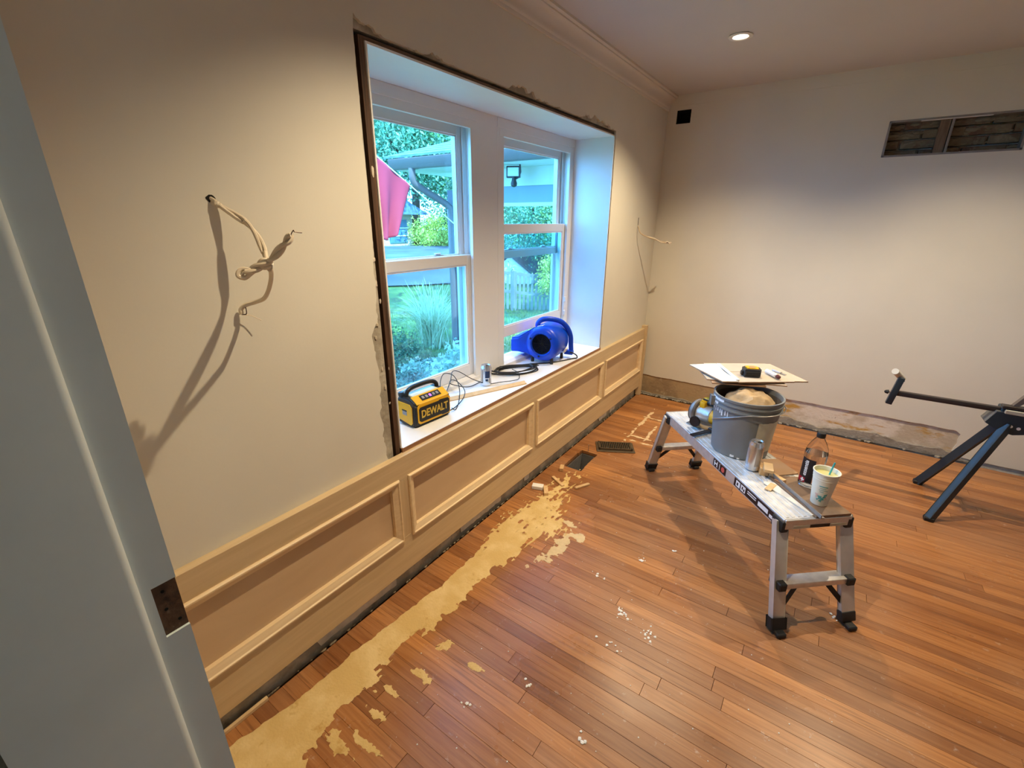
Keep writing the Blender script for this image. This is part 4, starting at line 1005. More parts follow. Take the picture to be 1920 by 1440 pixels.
B().box(-.09, .095, -.07, .055, .0, .006, .002, 1).done('shoe', MT['zinc'], sw)
B().tube(spline([(-.045, .01, .10), (-.048, .01, .128), (-.03, .01, .145), (.02, .01, .143), (.06, .01, .125), (.085, .01, .098)], 6), .016, 12).done('handle', MT['yellow'], sw)
B().tube(spline([(-.02, .008, .132), (.02, .008, .130), (.06, .008, .112)], 6), .0165, 12).done('handle_grip', MT['blackp'], sw)
B().box(-.050, .035, -.008, .028, .143, .152, .003, 1).done('handle_cap', MT['blackp'], sw)
B().box(.078, .135, -.035, .045, .030, .105, .008, 2).done('battery', MT['blackp'], sw)
B().box(-.055, -.02, -.025, .035, .09, .138, .008, 2).done('neck', MT['yellow'], sw)
# ---- scraper with wooden handle
sc = thing('hand_scraper', 'wooden handled scraper with a dark steel shank beside the bucket', 'hand tool', (0, 0, 0))
B().tube(spline([(.838, 2.500, BT+.013), (.870, 2.492, BT+.014), (.905, 2.485, BT+.013), (.945, 2.480, BT+.016)], 8), [.010, .012, .0135, .014, .0145, .0145, .014, .0135, .013, .0125, .012, .0115, .011, .011, .011, .0115, .012, .0125, .013, .013, .0135, .0135, .013, .012, .010], 14).done('handle', mat('tan_handle', (.48, .32, .15), .5), sc)
B().box(.930, .965, 2.455, 2.500, BT+.002, BT+.026, .004, 1, rot=Matrix.Rotation(R(-30), 3, 'Z')).done('ferrule', MT['steelk'], sc)
B().bar((.945, 2.470, BT+.014), (.868, 2.345, BT+.012), .022, .006, .001).done('shank', MT['steelk'], sc)
B().lathe([(.008, -.004), (.008, .004)], 14, (.948, 2.478, BT+.016)).done('rivet', MT['wire'], sc)
# ---- brown board overhanging the platform, scraps, can, bottle, cup
o = B().prism([(-.150, -.070), (.150, -.075), (.150, .075), (-.120, .080)], 0, .010, lambda a, b, h: (a, b, h)).done('brown_board', MT['darkply'], label='dark brown hardboard piece on the near end of the platform', cat='board')
px, py = bw(.385, .058); o.location = (px, py, BT+.0005); o.rotation_euler = (0, 0, BRZ)
o = B().prism([(-.075, -.058), (.075, -.058), (.075, .058), (-.06, .062)], 0, .006, lambda a, b, h: (a, b, h)).done('pale_board', MT['boarde'], label='thin tan board behind the bucket on the platform', cat='board')
px, py = bw(.155, .080); o.location = (px, py, BT+.0005); o.rotation_euler = (0, 0, BRZ+R(4))
can('drink_can', 'all-silver tall drink can beside the grey bucket', (1.188, 2.166, BT), .146, .0325, [(-75, -25, .03, .12, MT['cang']), (-160, -128, .03, .112, mat('can_pale_print', (.62, .62, .66), .3, .8))], 0)
def scrap(label, lx, ly, sx, sy, sz, rz, m=None, z=BT+.0005, tilt=0):
    o = B().box(-sx/2, sx/2, -sy/2, sy/2, 0, sz, .001, 1).done('wood_scrap', m or MT['scrap'], label=label, cat='wood scrap', group='wood scraps on the platform')
    x, y = bw(lx, ly); o.location = (x, y, z); o.rotation_euler = (0, tilt, BRZ+R(rz)); return o
scrap('tan wood block standing just right of the tall can', .195, -.010, .060, .036, .036, -28)
scrap('flat pale wood chip in front of the tan block', .225, -.012, .075, .038, .014, -32, MT['strip'], BT+.037)
scrap('upright tan wood scrap leaning between block and brown board', .245, .008, .11, .020, .022, 12)
scrap('flat brown wood chip on the deck near the block', .315, -.055, .070, .026, .006, -55)
scrap('small dark wood chip against the white trim piece', .29, .004, .035, .024, .016, 20, MT['edge'])
o = B().prism([(-.135, -.016), (-.10, -.034), (-.065, -.020), (-.06, -.030), (-.005, -.016), (.135, .010), (.135, .016), (-.10, .016)], 0, .004, lambda a, b, h: (a, b, h)).done('white_trim_scrap', MT['whitetrim'], label='white angular trim offcut between deck and brown board', cat='trim scrap')
px, py = bw(.385, -.032); o.location = (px, py, BT+.0005); o.rotation_euler = (0, 0, BRZ)
o = B().prism([(0, 0), (.016, 0), (.016, .004), (.004, .004), (.004, .016), (0, .016)], -.16, .17, lambda a, b, h: (h, a, b)).done('metal_angle', MT['zinc'], label='long thin metal angle strip lying along the brown board', cat='metal strip')
px, py = bw(.385, -.008); o.location = (px, py, BT+.011); o.rotation_euler = (0, 0, BRZ+R(-3))
# bottle
bt = thing('water_bottle', 'clear water bottle with black and red label and black cap', 'bottle', (1.413, 2.140, BT+.0105), R(0))
r_ = .0425
prof = [(.020, .002), (.032, .0), (.040, .004), (r_, .014), (r_, .150), (.0415, .165), (.037, .185), (.029, .205), (.020, .222), (.0145, .230), (.0135, .238)]
B().lathe(prof, 36, cap1=False).done('shell', MT['pet'], bt)
B().lathe([(.018, .004), (.030, .002), (.0395, .006), (r_-.002, .015), (r_-.002, .150), (.040, .158)], 36).done('water_fill', MT['water'], bt)
cp = B().lathe([(.0155, .232), (.0165, .234), (.0165, .250), (.015, .253)], 28).done('cap', MT['blackp'], bt)
ang0 = -122
def cyl(r, a, z): return (r*math.cos(R(a)), r*math.sin(R(a)), z)
def cyl_band(name, m, a0, a1, z0, z1, r, par, n=12):
    v = []; f = []
    for k in range(n+1):
        a = a0+(a1-a0)*k/n; v += [cyl(r, a, z0), cyl(r, a, z1)]
    for k in range(n): f.append((2*k, 2*k+2, 2*k+3, 2*k+1))
    return pyd(name, v, f, m, par)
lbk = cyl_band('label', MT['lblack'], ang0-40, ang0+40, .030, .138, r_+.0006, bt)
cyl_band('label_red', MT['lred'], ang0-40, ang0+6, .026, .049, r_+.0010, lbk)
cyl_band('cross', MT['lwhite'], ang0-19, ang0+3, .0345, .0405, r_+.0014, lbk, 6)
cyl_band('cross', MT['lwhite'], ang0-12, ang0-4, .0285, .0465, r_+.0015, lbk, 4)
me = text_mesh('essentia', .0235, .0003, .15, .0004, .95)
for v in me.vertices:
    a = ang0-4-math.degrees(v.co.y/r_); v.co = Vector(cyl(r_+.0012+max(0, v.co.z), a, .094+v.co.x))
link('lettering', me, MT['lwhite'], lbk)
# cup
cu = thing('foam_cup', 'white foam cup with teal print, yellow drink and teal straw', 'cup', (1.456, 2.010, BT+.0105), R(0))
CH = .150; c0, c1_ = .030, .046
B().lathe([(c0-.002, .0), (c0, .002), (c1_-.001, CH-.008), (c1_+.0015, CH-.006), (c1_+.0020, CH-.001), (c1_, CH), (c1_-.0025, CH-.001), (c0-.003+.0145, CH-.022)], 40, cap1=False).done('shell', MT['foam'], cu)
for z_ in (CH-.032, CH-.022):
    rr = c0+(c1_-.001-c0)*z_/(CH-.008); B().tube([(math.cos(2*math.pi*k/36)*rr, math.sin(2*math.pi*k/36)*rr, z_) for k in range(36)], .0008, 6, closed=True).done('rib_ring', MT['foam'], cu)
B().lathe([(c0+.0118, CH-.021), (c0+.0118, CH-.018)], 36).done('drink', MT['drink'], cu)
B().tube([(.004, .004, CH-.06), (.018, .012, CH+.035)], .0032, 10).done('straw', MT['straw'], cu)
def blob(m, ac, zc_, wa, hz_, seed, name='print'):
    v = [(0, 0, 0)]; n = 18
    for k in range(n):
        t_ = 2*math.pi*k/n; q = 1+.35*math.sin(3*t_+seed)+.2*math.sin(5*t_+seed*2)
        a = ac+wa*q*math.cos(t_); z_ = zc_+hz_*q*math.sin(t_); r = c0+(c1_-.001-c0)*z_/(CH-.008)+.0007; v.append(cyl(r, a, z_))
    r = c0+(c1_-.001-c0)*zc_/(CH-.008)+.0009; v[0] = cyl(r, ac, zc_)
    pyd(name, v, [(0, k+1, (k+1) % n+1) for k in range(n)], m, cu)
for k, (a, z_, wa, h_) in enumerate(((-98, .044, 9, .008), (-84, .036, 10, .009), (-72, .048, 9, .008), (-90, .028, 7, .006), (-66, .058, 6, .005), (-108, .032, 6, .004))): blob(MT['teal'], a, z_, wa, h_, k*1.3)
for k, (a, z_, wa, h_) in enumerate(((-116, .050, 8, .010), (-62, .040, 6, .006))): blob(MT['pinkp'], a, z_, wa, h_, k*1.7)
for (a0, a1, z0, z1) in ((-110, -68, .092, .096), (-106, -74, .084, .086), (-110, -64, .076, .078), (-104, -82, .068, .070)):
    v = []; f = []
    for k in range(9):
        a = a0+(a1-a0)*k/8
        for z_ in (z0, z1): v.append(cyl(c0+(c1_-.001-c0)*z_/(CH-.008)+.0006, a, z_))
    for k in range(8): f.append((2*k, 2*k+2, 2*k+3, 2*k+1))
    pyd('print', v, f, MT['teal'], cu)

# ================================================================== SAW STAND at the right
ss = thing('saw_stand', 'dark blue-grey steel mitre saw stand with extended roller arm', 'saw stand', (0, 0, 0))
yb = 3.27; zb = .575
B().box(2.18, 3.05, yb-.04, yb+.04, zb+.015, zb+.075, .004, 1).done('main_beam', MT['steelb'], ss)
B().bar((1.752, yb-.01, .628), (2.30, yb-.01, .632), .030, .026, .002).done('extension_arm', MT['steelk'], ss)
hubp = [(2.135, zb-.015), (2.165, zb+.05), (2.25, zb+.06), (2.31, zb+.055), (2.325, zb+.0), (2.30, zb-.045), (2.25, zb-.06), (2.195, zb-.05)]
for s in (-1, 1): B().prism(hubp, yb+s*.046-.003, yb+s*.046+.003, lambda a, b, h: (a, h, b)).done('hub_plate', MT['steelb'], ss)
B().prism([(2.135, zb-.015), (2.165, zb+.055), (2.19, zb+.055), (2.19, zb-.045)], yb-.047, yb+.047, lambda a, b, h: (a, h, b)).done('hub_front', mat('grey_cast_plate', (.16, .17, .18), .45, .4), ss)
for (x, z_) in ((2.232, zb-.015), (2.262, zb-.02)): B().lathe([(.008, -.052), (.008, -.048)], 12, (x, yb, z_), 'y').done('bolt', MT['lwhite'], ss)
for s, f_ in ((-1, (2.025, 3.045)), (1, (2.022, 3.500))):
    lg = B().bar((2.225, yb+s*.035, zb-.01), (f_[0], f_[1], .012), .034, .034, .003).done('leg', MT['steelb'], ss)
    B().box(f_[0]-.024, f_[0]+.022, f_[1]-.020, f_[1]+.020, 0, .022, .004, 1).done('foot', MT['rubber'], lg)
for s, f_ in ((-1, (3.22, 3.045)), (1, (3.22, 3.500))):
    lg = B().bar((3.0, yb+s*.035, zb-.01), (f_[0], f_[1], .012), .034, .034, .003).done('leg', MT['steelb'], ss)
    B().box(f_[0]-.022, f_[0]+.022, f_[1]-.020, f_[1]+.020, 0, .022, .004, 1).done('foot', MT['rubber'], lg)
pv = Vector((1.742, yb-.015, .628))
B().bar((1.733, yb-.016, .560), (1.758, yb-.016, .722), .030, .030, .002).done('arm_post', MT['steelb'], ss)
B().lathe([(.004, 0), (.010, .006), (.013, .018), (.004, .022)], 12, (1.700, yb-.016, .628), 'x').done('clamp_knob', MT['blackp'], ss)
B().bar((1.716, yb-.016, .628), (1.742, yb-.016, .628), .008, .008).done('clamp_screw', MT['wire'], ss)
B().tube([(1.712, yb-.09, .772), (1.742, yb, .732), (1.775, yb+.09, .690)], .0165, 16).done('roller', mat('white_roller', (.66, .63, .56), .45), ss)
B().bar((1.747, yb-.016, .700), (1.768, yb-.010, .712), .02, .02).done('roller_bracket', MT['blackp'], ss)
B().box(2.175, 2.62, yb-.055, yb-.015, zb+.076, zb+.092, .003, 1).done('mount_rail', MT['steelk'], ss)
B().box(2.19, 2.30, yb-.06, yb-.045, zb+.050, zb+.072, .003, 1).done('lock_lever', mat('pale_lever', (.45, .43, .36), .5), ss)
B().prism([(2.215, .665), (2.235, .665), (2.262, .700), (2.29, .700), (2.30, .665), (2.34, .665), (2.33, .76), (2.30, .80), (2.285, .795), (2.29, .765), (2.255, .745)], yb-.035, yb-.005, lambda a, b, h: (a, h, b)).done('tool_bracket', mat('grey_tool_bracket', (.16, .13, .12), .5, .3), ss)
B().box(2.35, 2.80, yb-.10, yb+.14, .672, .745, .012, 2).done('saw_base', MT['steelk'], ss)
B().lathe([(.13, 0), (.135, .004), (.135, .020), (.13, .024)], 40, (2.575, yb, .745)).done('turntable', MT['zinc'], ss)
B().box(2.36, 2.54, yb+.02, yb+.04, .745, .815, .004, 1).box(2.61, 2.79, yb+.02, yb+.04, .745, .815, .004, 1).done('fence', MT['zinc'], ss)
B().bar((2.575, yb+.12, .74), (2.575, yb+.13, .90), .06, .05, .006).done('arm_post', MT['steelk'], ss)
B().bar((2.575, yb+.13, .90), (2.575, yb-.02, .97), .05, .05, .006).done('saw_arm', MT['steelk'], ss)
B().lathe([(.02, -.018), (.118, -.018), (.122, -.012), (.122, .012), (.118, .018), (.02, .018)], 40, (2.575, yb-.03, .90), 'x').done('blade_guard', MT['steelk'], ss)
B().lathe([(.045, 0), (.05, .01), (.05, .10), (.04, .115)], 28, (2.593, yb-.03, .90), 'x').done('motor', MT['yellow'], ss)
B().tube(spline([(2.575, yb-.02, .985), (2.575, yb-.07, 1.03), (2.575, yb-.13, 1.02), (2.575, yb-.15, .97)], 6), .015, 12).done('saw_handle', MT['blackp'], ss)

# ================================================================== OUTDOORS
def gz(x, y):
    d = math.hypot(x-1.3, y); az = math.degrees(math.atan2(1.3-x, max(y, .01))) if y > 0 else 90
    k = min(1, max(0, (az-35.5)/5)); k = k*k*(3-2*k)
    a = min(1, max(0, (d-9)/5)); a = a*a*(3-2*a)
    return -.60 + k*a*.96 + (1-k)*min(.5, max(0, d-9)*.03)
nx, ny = 60, 60; V = []; F = []
for i in range(nx+1):
    for j in range(ny+1):
        x = -.42-(i/nx)**1.5*40; y = -8+(j/ny)*52; V.append((x, y, gz(x, y)+.02*nz(x*.8, y*.8)))
for i in range(nx):
    for j in range(ny): F.append((i*(ny+1)+j, i*(ny+1)+j+1, (i+1)*(ny+1)+j+1, (i+1)*(ny+1)+j))
lawn_m = patch_mat('lawn_soil_and_grass', [(.05, .11, .030), ((.11, .20, .045), 1.6, .45, .62, (1, 1, 1), 2.), ((.022, .055, .022), 3.0, .52, .66, (1, 1, 1), 7.)], .9, .8, 30)
pyd('lawn', V, F, lawn_m, None, 60, kind='structure', label='green lawn sloping up to the street')
def strip(name, pts, wdt, dz, m, **k):
    V = []; F = []; nc = 14
    P = [p for p in spline([(x, y, 0) for x, y in pts], 6)]
    for i, p in enumerate(P):
        a = P[min(i+1, len(P)-1)]-P[max(i-1, 0)]; n_ = Vector((-a.y, a.x, 0)).normalized()*wdt
        for c in range(nc+1):
            q = p+n_*(c/nc-.5); V.append((q.x, q.y, gz(q.x, q.y)+dz))
    for i in range(len(P)-1):
        for c in range(nc): F.append((i*(nc+1)+c, i*(nc+1)+c+1, (i+1)*(nc+1)+c+1, (i+1)*(nc+1)+c))
    return pyd(name, V, F, m, **k)
strip('street', [(-18.8, 2), (-16.1, 5.6), (-13.4, 9.1), (-11.4, 11.4), (-9.9, 13.2)], 10.6, .05, mat('asphalt', (.075, .09, .115), .9, var=.4, vscale=.9), kind='structure', label='grey asphalt street behind the front garden')
# stepping stones under the near window
for k, (x, y, a, b) in enumerate(((-2.55, 3.75, .5, .34), (-3.05, 4.35, .55, .36), (-3.55, 4.95, .5, .34), (-2.35, 4.5, .45, .3))):
    o = B().prism([(a*.5*math.cos(t_*math.pi/5)*(1+.2*nz(t_*1.3, k)), b*.5*math.sin(t_*math.pi/5)*(1+.2*nz(t_*1.7, k+3))) for t_ in range(10)], 0, .07, lambda p, q, h: (p, q, h)).done('stepping_stone', mat('pale_stone%d' % k, (.30, .33, .36), .9, var=.2, vscale=8, bump=.5, bscale=12), smooth=0, label=['nearest flat grey stepping stone below the closed window', 'second flat grey stepping stone from the house', 'farthest flat grey stepping stone near the grass clump', 'flat grey stepping stone beside the porch post'][k], cat='stone', group='stepping stones in the garden')
    o.location = (x, y, gz(x, y)-.02)
LM = dict(green=leaf_mat('leaf_green', (.07, .20, .05), (.30, .50, .14)), yellow=leaf_mat('leaf_yellow_green', (.26, .38, .05), (.62, .70, .18)), dark=leaf_mat('leaf_dark', (.02, .075, .045), (.08, .19, .085)),
          cyan=leaf_mat('leaf_blue_green', (.06, .21, .11), (.27, .50, .30)), white=leaf_mat('leaf_variegated', (.22, .38, .26), (.66, .74, .62)), blade=leaf_mat('grass_blade', (.32, .46, .26), (.80, .86, .62)), lawn=leaf_mat('lawn_blade', (.05, .14, .03), (.17, .29, .07)))
bark = mat('tree_bark', (.09, .07, .055), .95, var=.3, vscale=12, bump=.8, bscale=20)
def leaves(n, c, rad, size, hollow=.55, clumps=26):
    cs = rng.normal(size=(clumps, 3)); cs /= np.linalg.norm(cs, axis=1)[:, None]; cs *= rng.uniform(hollow, 1.0, (clumps, 1))
    k = rng.integers(0, clumps, n); P = cs[k]+rng.normal(scale=.20, size=(n, 3)); P = P*np.array(rad)+np.array(c)
    a = rng.normal(size=(n, 3)); a /= np.linalg.norm(a, axis=1)[:, None]; b = rng.normal(size=(n, 3)); b -= (b*a).sum(1)[:, None]*a; b /= np.linalg.norm(b, axis=1)[:, None]
    s = rng.uniform(.6, 1.3, (n, 1))*size
    V = np.stack([P-a*s, P+b*s*.45, P+a*s, P-b*s*.45], 1).reshape(-1, 3)
    return V, np.arange(4*n).reshape(-1, 4)
def leafobj(name, V, F, m, parent):
    me = bpy.data.meshes.new(name); me.from_pydata(V.tolist(), [], F.tolist()); me.update(); return link(name, me, m, parent)
def tree(label, x, y, zc_, rad, n, size, m, trunk=.12, cat='tree', name='tree', hollow=.5, clumps=30):
    z0 = gz(x, y); t = thing(name, label, cat, (x, y, z0))
    V, F = leaves(n, (0, 0, zc_-z0), rad, size, hollow, clumps); leafobj('foliage', V, F, m, t)
    B().tube(spline([(0, 0, -.1), (.05*rad[0], 0, (zc_-z0)*.4), (0, .06*rad[1], (zc_-z0)*.75), (0, 0, zc_-z0+rad[2]*.4)], 5), [trunk*(1-.045*i) for i in range(16)], 9).done('trunk', bark, t)
    for k in range(4):
        a = k*1.7; h_ = (zc_-z0)*.6
        B().tube([(0, 0, h_), (math.cos(a)*rad[0]*.35, math.sin(a)*rad[1]*.35, h_+rad[2]*.35), (math.cos(a)*rad[0]*.7, math.sin(a)*rad[1]*.7, h_+rad[2]*.6)], [trunk*.5, trunk*.35, trunk*.15], 7).done('branch', bark, t)
    return t
tree('tall leafy tree behind the red flag', -17.0, 17.5, 5.6, (4.2, 4.2, 3.0), 26000, .10, LM['cyan'], .25, clumps=90)
tree('broad tree rising above the porch roof', -14.2, 20.5, 6.0, (4.2, 4.2, 3.3), 26000, .10, LM['green'], .25, clumps=90)
tree('yellow-green sunlit shrub across the street', -14.6, 16.9, 1.0, (1.5, 1.5, .95), 12000, .058, LM['yellow'], .05, 'shrub', 'shrub', clumps=50)
tree('dark evergreen tree under the porch gutter', -11.6, 15.6, 2.3, (1.0, 1.0, 1.3), 12000, .06, LM['dark'], .10, clumps=50)
tree('green tree seen below the porch beam through the raised window', -6.6, 12.9, 2.0, (1.9, 1.9, 1.5), 24000, .048, LM['cyan'], .12, clumps=80)
tree('dark green tree right of the shed roof', -5.3, 13.0, 1.5, (1.3, 1.3, 1.5), 16000, .05, LM['green'], .14, clumps=60)
tree('light green bush in front of the picket fence', -3.95, 9.35, .38, (.40, .45, .50), 4200, .034, LM['yellow'], .03, 'bush', 'bush')
tree('pale distant tree above the white shed', -12.5, 22.5, 3.4, (3.6, 3.6, 2.8), 16000, .10, LM['green'], .18, clumps=60)
tree('distant tree left of the brick house', -24.0, 15.5, 5.0, (4.4, 4.4, 4.0), 14000, .12, LM['green'], .2, clumps=60)
tree('distant tall tree far across the street', -20.0, 26.0, 6.5, (7.0, 6.0, 5.0), 24000, .13, LM['cyan'], .3, clumps=90)
tree('low dark shrub below the closed window', -3.55, 3.95, -.22, (.48, .48, .30), 7000, .028, LM['dark'], .03, 'shrub', 'shrub')
tree('low green shrub left of the grass clump', -4.6, 4.75, -.30, (.55, .55, .26), 6000, .03, LM['green'], .03, 'shrub', 'shrub')
for k, (x, y) in enumerate(((-2.7, 3.15), (-3.0, 3.95), (-2.25, 3.9))):
    tree(['white-edged leafy plant nearest the closed window', 'white-edged leafy plant between the stepping stones', 'white-edged leafy plant by the porch post'][k], x, y, -.38, (.30, .30, .15), 1500, .034, LM['white'], .012, 'plant', 'variegated_plant', .2, 14)
tree('white-edged leafy plant outside the raised sash', -1.6, 3.4, -.05, (.42, .42, .35), 2800, .036, LM['white'], .015, 'plant', 'variegated_plant', .2, 18)
# arching grass clump
gt = thing('ornamental_grass', 'tall arching pale ornamental grass clump outside the closed window', 'grass clump', (-4.35, 5.70, gz(-4.35, 5.70)))
V = []; F = []
for k in range(520):
    a = rng.uniform(0, 2*math.pi); L_ = rng.uniform(.8, 1.35); sp_ = rng.uniform(.25, 1.0); w_ = rng.uniform(.006, .013); b0 = len(V); bx, by = rng.normal(scale=.09, size=2)
    for i in range(7):
        u = i/6; rr = sp_*L_*.75*u**1.5; hh = L_*(u*1.05-.55*sp_*u**2.6); ww = w_*(1-u*.85)
        cx, cy = bx+rr*math.cos(a), by+rr*math.sin(a)
        V += [(cx-ww*math.sin(a), cy+ww*math.cos(a), hh), (cx+ww*math.sin(a), cy-ww*math.cos(a), hh)]
    F += [(b0+2*i, b0+2*i+1, b0+2*i+3, b0+2*i+2) for i in range(6)]
pyd('blades', V, F, LM['blade'], gt)
# lawn blades near the fence
V = []; F = []
for k in range(9000):
    x, y = rng.uniform(-6.5, -1.2), rng.uniform(3.2, 9.6); z_ = gz(x, y); h_ = rng.uniform(.04, .12); a = rng.uniform(0, 6.3); b0 = len(V); l_ = rng.uniform(0, .05)
    V += [(x-.008*math.cos(a), y-.008*math.sin(a), z_-.02), (x+.008*math.cos(a), y+.008*math.sin(a), z_-.02), (x+l_*math.sin(a), y-l_*math.cos(a), z_+h_)]; F.append((b0, b0+1, b0+2))
pyd('lawn_grass', V, F, LM['lawn'], label='short grass of the front lawn', cat='grass', kind='stuff')
# picket fence
pf = thing('picket_fence', 'weathered grey picket fence across the lawn behind the raised window', 'fence', (0, 0, 0))
fm = mat('weathered_fence', (.20, .235, .215), .9, var=.2, vscale=5)
FA, FB = Vector((-6.0, 8.55, 0)), Vector((-2.9, 10.3, 0))
def fence(A, Bv, n):
    d = (Bv-A); rz = math.atan2(d.y, d.x)
    pk = B().prism([(-.030, 0), (.030, 0), (.030, .84), (0, .90), (-.030, .84)], -.010, .010, lambda a, b, h: (a, h, b)).mesh('picket', 0); pk.materials.append(fm)
    for k in range(n):
        p = A+d*(k+.5)/n; o = bpy.data.objects.new('picket', pk); COL.objects.link(o); o.parent = pf; o.location = (p.x, p.y, gz(p.x, p.y)+.03); o.rotation_euler = (0, 0, rz)
    for h_ in (.22, .66):
        B().bar((A.x, A.y, gz(A.x, A.y)+h_), (Bv.x, Bv.y, gz(Bv.x, Bv.y)+h_), .03, .07).done('fence_rail', fm, pf, 0)
    for k in range(4):
        p = A+d*k/3; B().box(p.x-.05, p.x+.05, p.y-.05, p.y+.05, gz(p.x, p.y)-.1, gz(p.x, p.y)+.96, .01, 1).done('post', fm, pf, 0)
fence(FA, FB, 36)
# porch: gutter, roof, soffit, beam, post, downspout
po = thing('porch_roof', 'porch roof with blue-grey shingles, brown gutter, cream soffit and dark post', 'porch', (0, 0, 0))
gm = mat('brown_gutter', (.15, .12, .115), .45); sofm = mat('cream_soffit', (.62, .66, .56), .7, var=.03, vscale=2); shg = mat('blue_shingle', (.10, .17, .26), .85, var=.3, vscale=9)
B().prism([(0, 0), (.0, .11), (-.02, .115), (-.10, .11), (-.115, .10), (-.09, .01), (-.08, 0)], -3.17, -.43, lambda a, b, h: (h, 4.04+a, 2.095+b)).done('gutter', gm, po)
for k in range(9):
    y0 = 3.93+k*.17; z0 = 2.212+k*.050; y1 = y0+.20
    B().prism([(y0, z0), (y1, z0+.058), (y1, z0+.074), (y0, z0+.022)], -3.24+k*.06, -.43, lambda a, b, h: (h, a, b)).done('shingle_course', shg, po, 0)
B().box(-3.15, -.43, 4.04, 5.4, 2.09, 2.105).done('soffit', sofm, po, 0)
B().box(-3.15, -3.12, 4.04, 5.4, 2.10, 2.24).done('fascia', sofm, po, 0)
B().box(-2.6, -.43, 4.46, 4.60, 1.905, 2.092).done('beam', sofm, po, 0)
B().box(-2.6, -.43, 4.48, 4.58, 1.735, 1.905).done('lower_beam', mat('blue_grey_paint', (.22, .30, .35), .6), po, 0)
B().box(-2.6, -.43, 4.46, 4.60, 1.70, 1.735).done('beam_lip', sofm, po, 0)
B().box(-2.75, -2.60, 4.46, 4.60, gz(-2.7, 4.5)-.1, 1.89).done('post', mat('dark_porch_post', (.13, .11, .14), .6), po, 0)
B().tube([(-2.84, 3.985, 2.10), (-2.84, 3.985, 2.02), (-2.842, 4.0, 1.96), (-2.82, 4.08, 1.90), (-2.70, 4.36, 1.74), (-2.68, 4.42, 1.69), (-2.68, 4.43, 1.60), (-2.68, 4.43, -.55)], .040, 12).done('downspout', gm, po)
# floodlight under the soffit
fl = thing('flood_light', 'black outdoor floodlight with motion sensor under the porch soffit', 'floodlight', (-1.60, 4.22, 2.09))
fl.scale = (.72, .72, .72)
B().box(-.10, .10, -.030, .030, -.175, -.02, .008, 2, rot=Matrix.Rotation(R(25), 3, 'Z')).done('lamp_head', MT['blackp'], fl)
B().box(-.080, .080, -.036, -.029, -.155, -.04, .002, 1, rot=Matrix.Rotation(R(25), 3, 'Z'), piv=(0, 0, 0)).done('lens', mat('flood_lens', (.62, .68, .72), .3), fl)
B().tube([(.09, .03, -.0), (.10, .03, -.10), (.07, .02, -.17), (.03, .0, -.19)], .014, 8).done('bracket', MT['blackp'], fl)
B().lathe([(.012, -.30), (.040, -.285), (.046, -.25), (.034, -.215), (.024, -.165)], 20, (.03, -.03, 0)).done('motion_sensor', MT['blackp'], fl)
# red flag on a slanted pole
ft_ = thing('red_flag', 'faded red flag hanging from a slanted pole outside the closed window', 'flag', (0, 0, 0))
P0, P1 = Vector((-2.615, 4.42, 1.504)), Vector((-2.525, 3.10, 2.198))
V = []; F = []; na, nb_ = 24, 26
HT, HB = Vector((3.685, 1.890)), Vector((3.10, 2.198))       # inner and outer end of the hem on the pole (y, z)
LO = [(3.41, 1.395), (3.30, 1.345), (3.20, 1.36), (3.13, 1.50)]
for i in range(na+1):
    u = i/na; hy, hz_ = HT.lerp(HB, u)
    q = u*(len(LO)-1); k = min(int(q), len(LO)-2); f_ = q-k; ly = LO[k][0]*(1-f_)+LO[k+1][0]*f_; lz = LO[k][1]*(1-f_)+LO[k+1][1]*f_
    for j in range(nb_+1):
        v_ = j/nb_; y_ = hy+(ly-hy)*v_; z_ = hz_+(lz-hz_)*v_
        V.append((-2.565+.04*u+.050*math.sin(u*13+v_*1.5)*(.15+v_), y_, z_))
for i in range(na):
    for j in range(nb_): F.append((i*(nb_+1)+j, (i+1)*(nb_+1)+j, (i+1)*(nb_+1)+j+1, i*(nb_+1)+j+1))
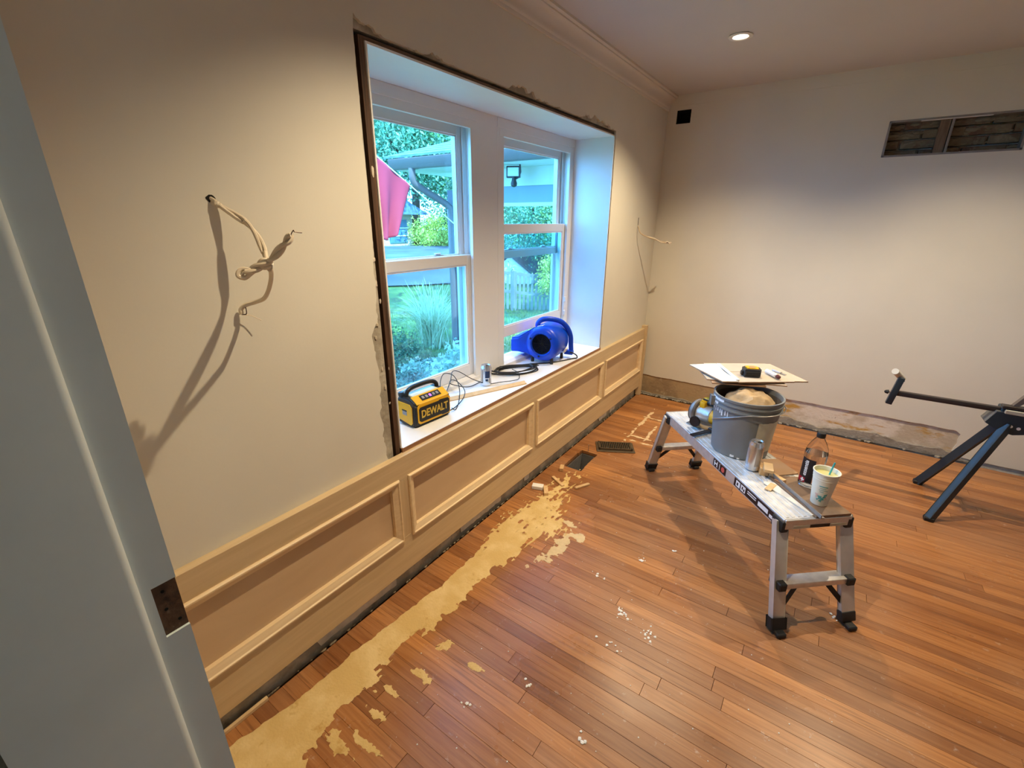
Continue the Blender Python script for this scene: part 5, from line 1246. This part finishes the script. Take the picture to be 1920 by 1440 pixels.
fo = pyd('cloth', V, F, mat('faded_red_cloth', (.40, .030, .055), .8, var=.08, vscale=4), ft_, 60)
md = fo.modifiers.new('thickness', 'SOLIDIFY'); md.thickness = .003
B().tube([P0+Vector((-.02, .06, -.03)), P0, P1], .0065, 10).done('pole', MT['lwhite'], ft_)
# neighbour's house and shed
nh = thing('neighbour_house', 'cream brick neighbour house with blue roof behind the flag', 'house', (0, 0, 0))
B().box(-24, -16.1, 14.2, 16.5, .0, 1.85).done('brick_wall', patch_mat('cream_brick', [(.55, .50, .40), ((.66, .60, .50), 3, .45, .55, (1, 1, 12), 1.)], .9, .3), nh, 0)
B().prism([(13.8, 1.78), (17.1, 1.78), (15.4, 2.5)], -24.3, -15.5, lambda a, b, h: (h, a, b)).done('roof', shg, nh, 0)
B().box(-16.13, -16.06, 15.0, 16.1, .5, 1.55).done('window', mat('house_window', (.10, .22, .34), .2), nh, 0)
for z_ in (.8, 1.15): B().box(-16.07, -16.03, 14.95, 16.15, z_, z_+.05).done('window_bar', MT['lwhite'], nh, 0)
shd = thing('garden_shed', 'small white gabled shed with dark roof behind the picket fence', 'shed', (0, 0, 0))
B().prism([(-1.0, -.3), (1.0, -.3), (1.0, .2), (.0, .75), (-1.0, .2)], 0, 2.0, lambda a, b, h: (-7.25+a*.75*.7+h*.3, 12.3+a*.66*.7+h*.9, b-.25)).done('walls', mat('white_siding', (.74, .76, .74), .7, var=.05, vscale=6), shd, 0)
for s in (-1, 1): B().prism([(s*1.12, .12), (0, .76), (0, .82), (s*1.14, .18)], -.12, 2.1, lambda a, b, h: (-7.25+a*.75*.7+h*.3, 12.3+a*.66*.7+h*.9, b-.25)).done('roof_slope', mat('dark_shed_roof', (.10, .11, .12), .9), shd, 0)
wp = thing('white_post', 'white square post at the left edge of the closed window view', 'post', (-2.95, 3.20, gz(-2.95, 3.20)))
B().box(-.06, .06, -.06, .06, 0, 1.62, .004, 1).done('shaft', MT['white'], wp); B().box(-.08, .08, -.08, .08, 1.62, 1.66, .004, 1).done('cap', MT['white'], wp)
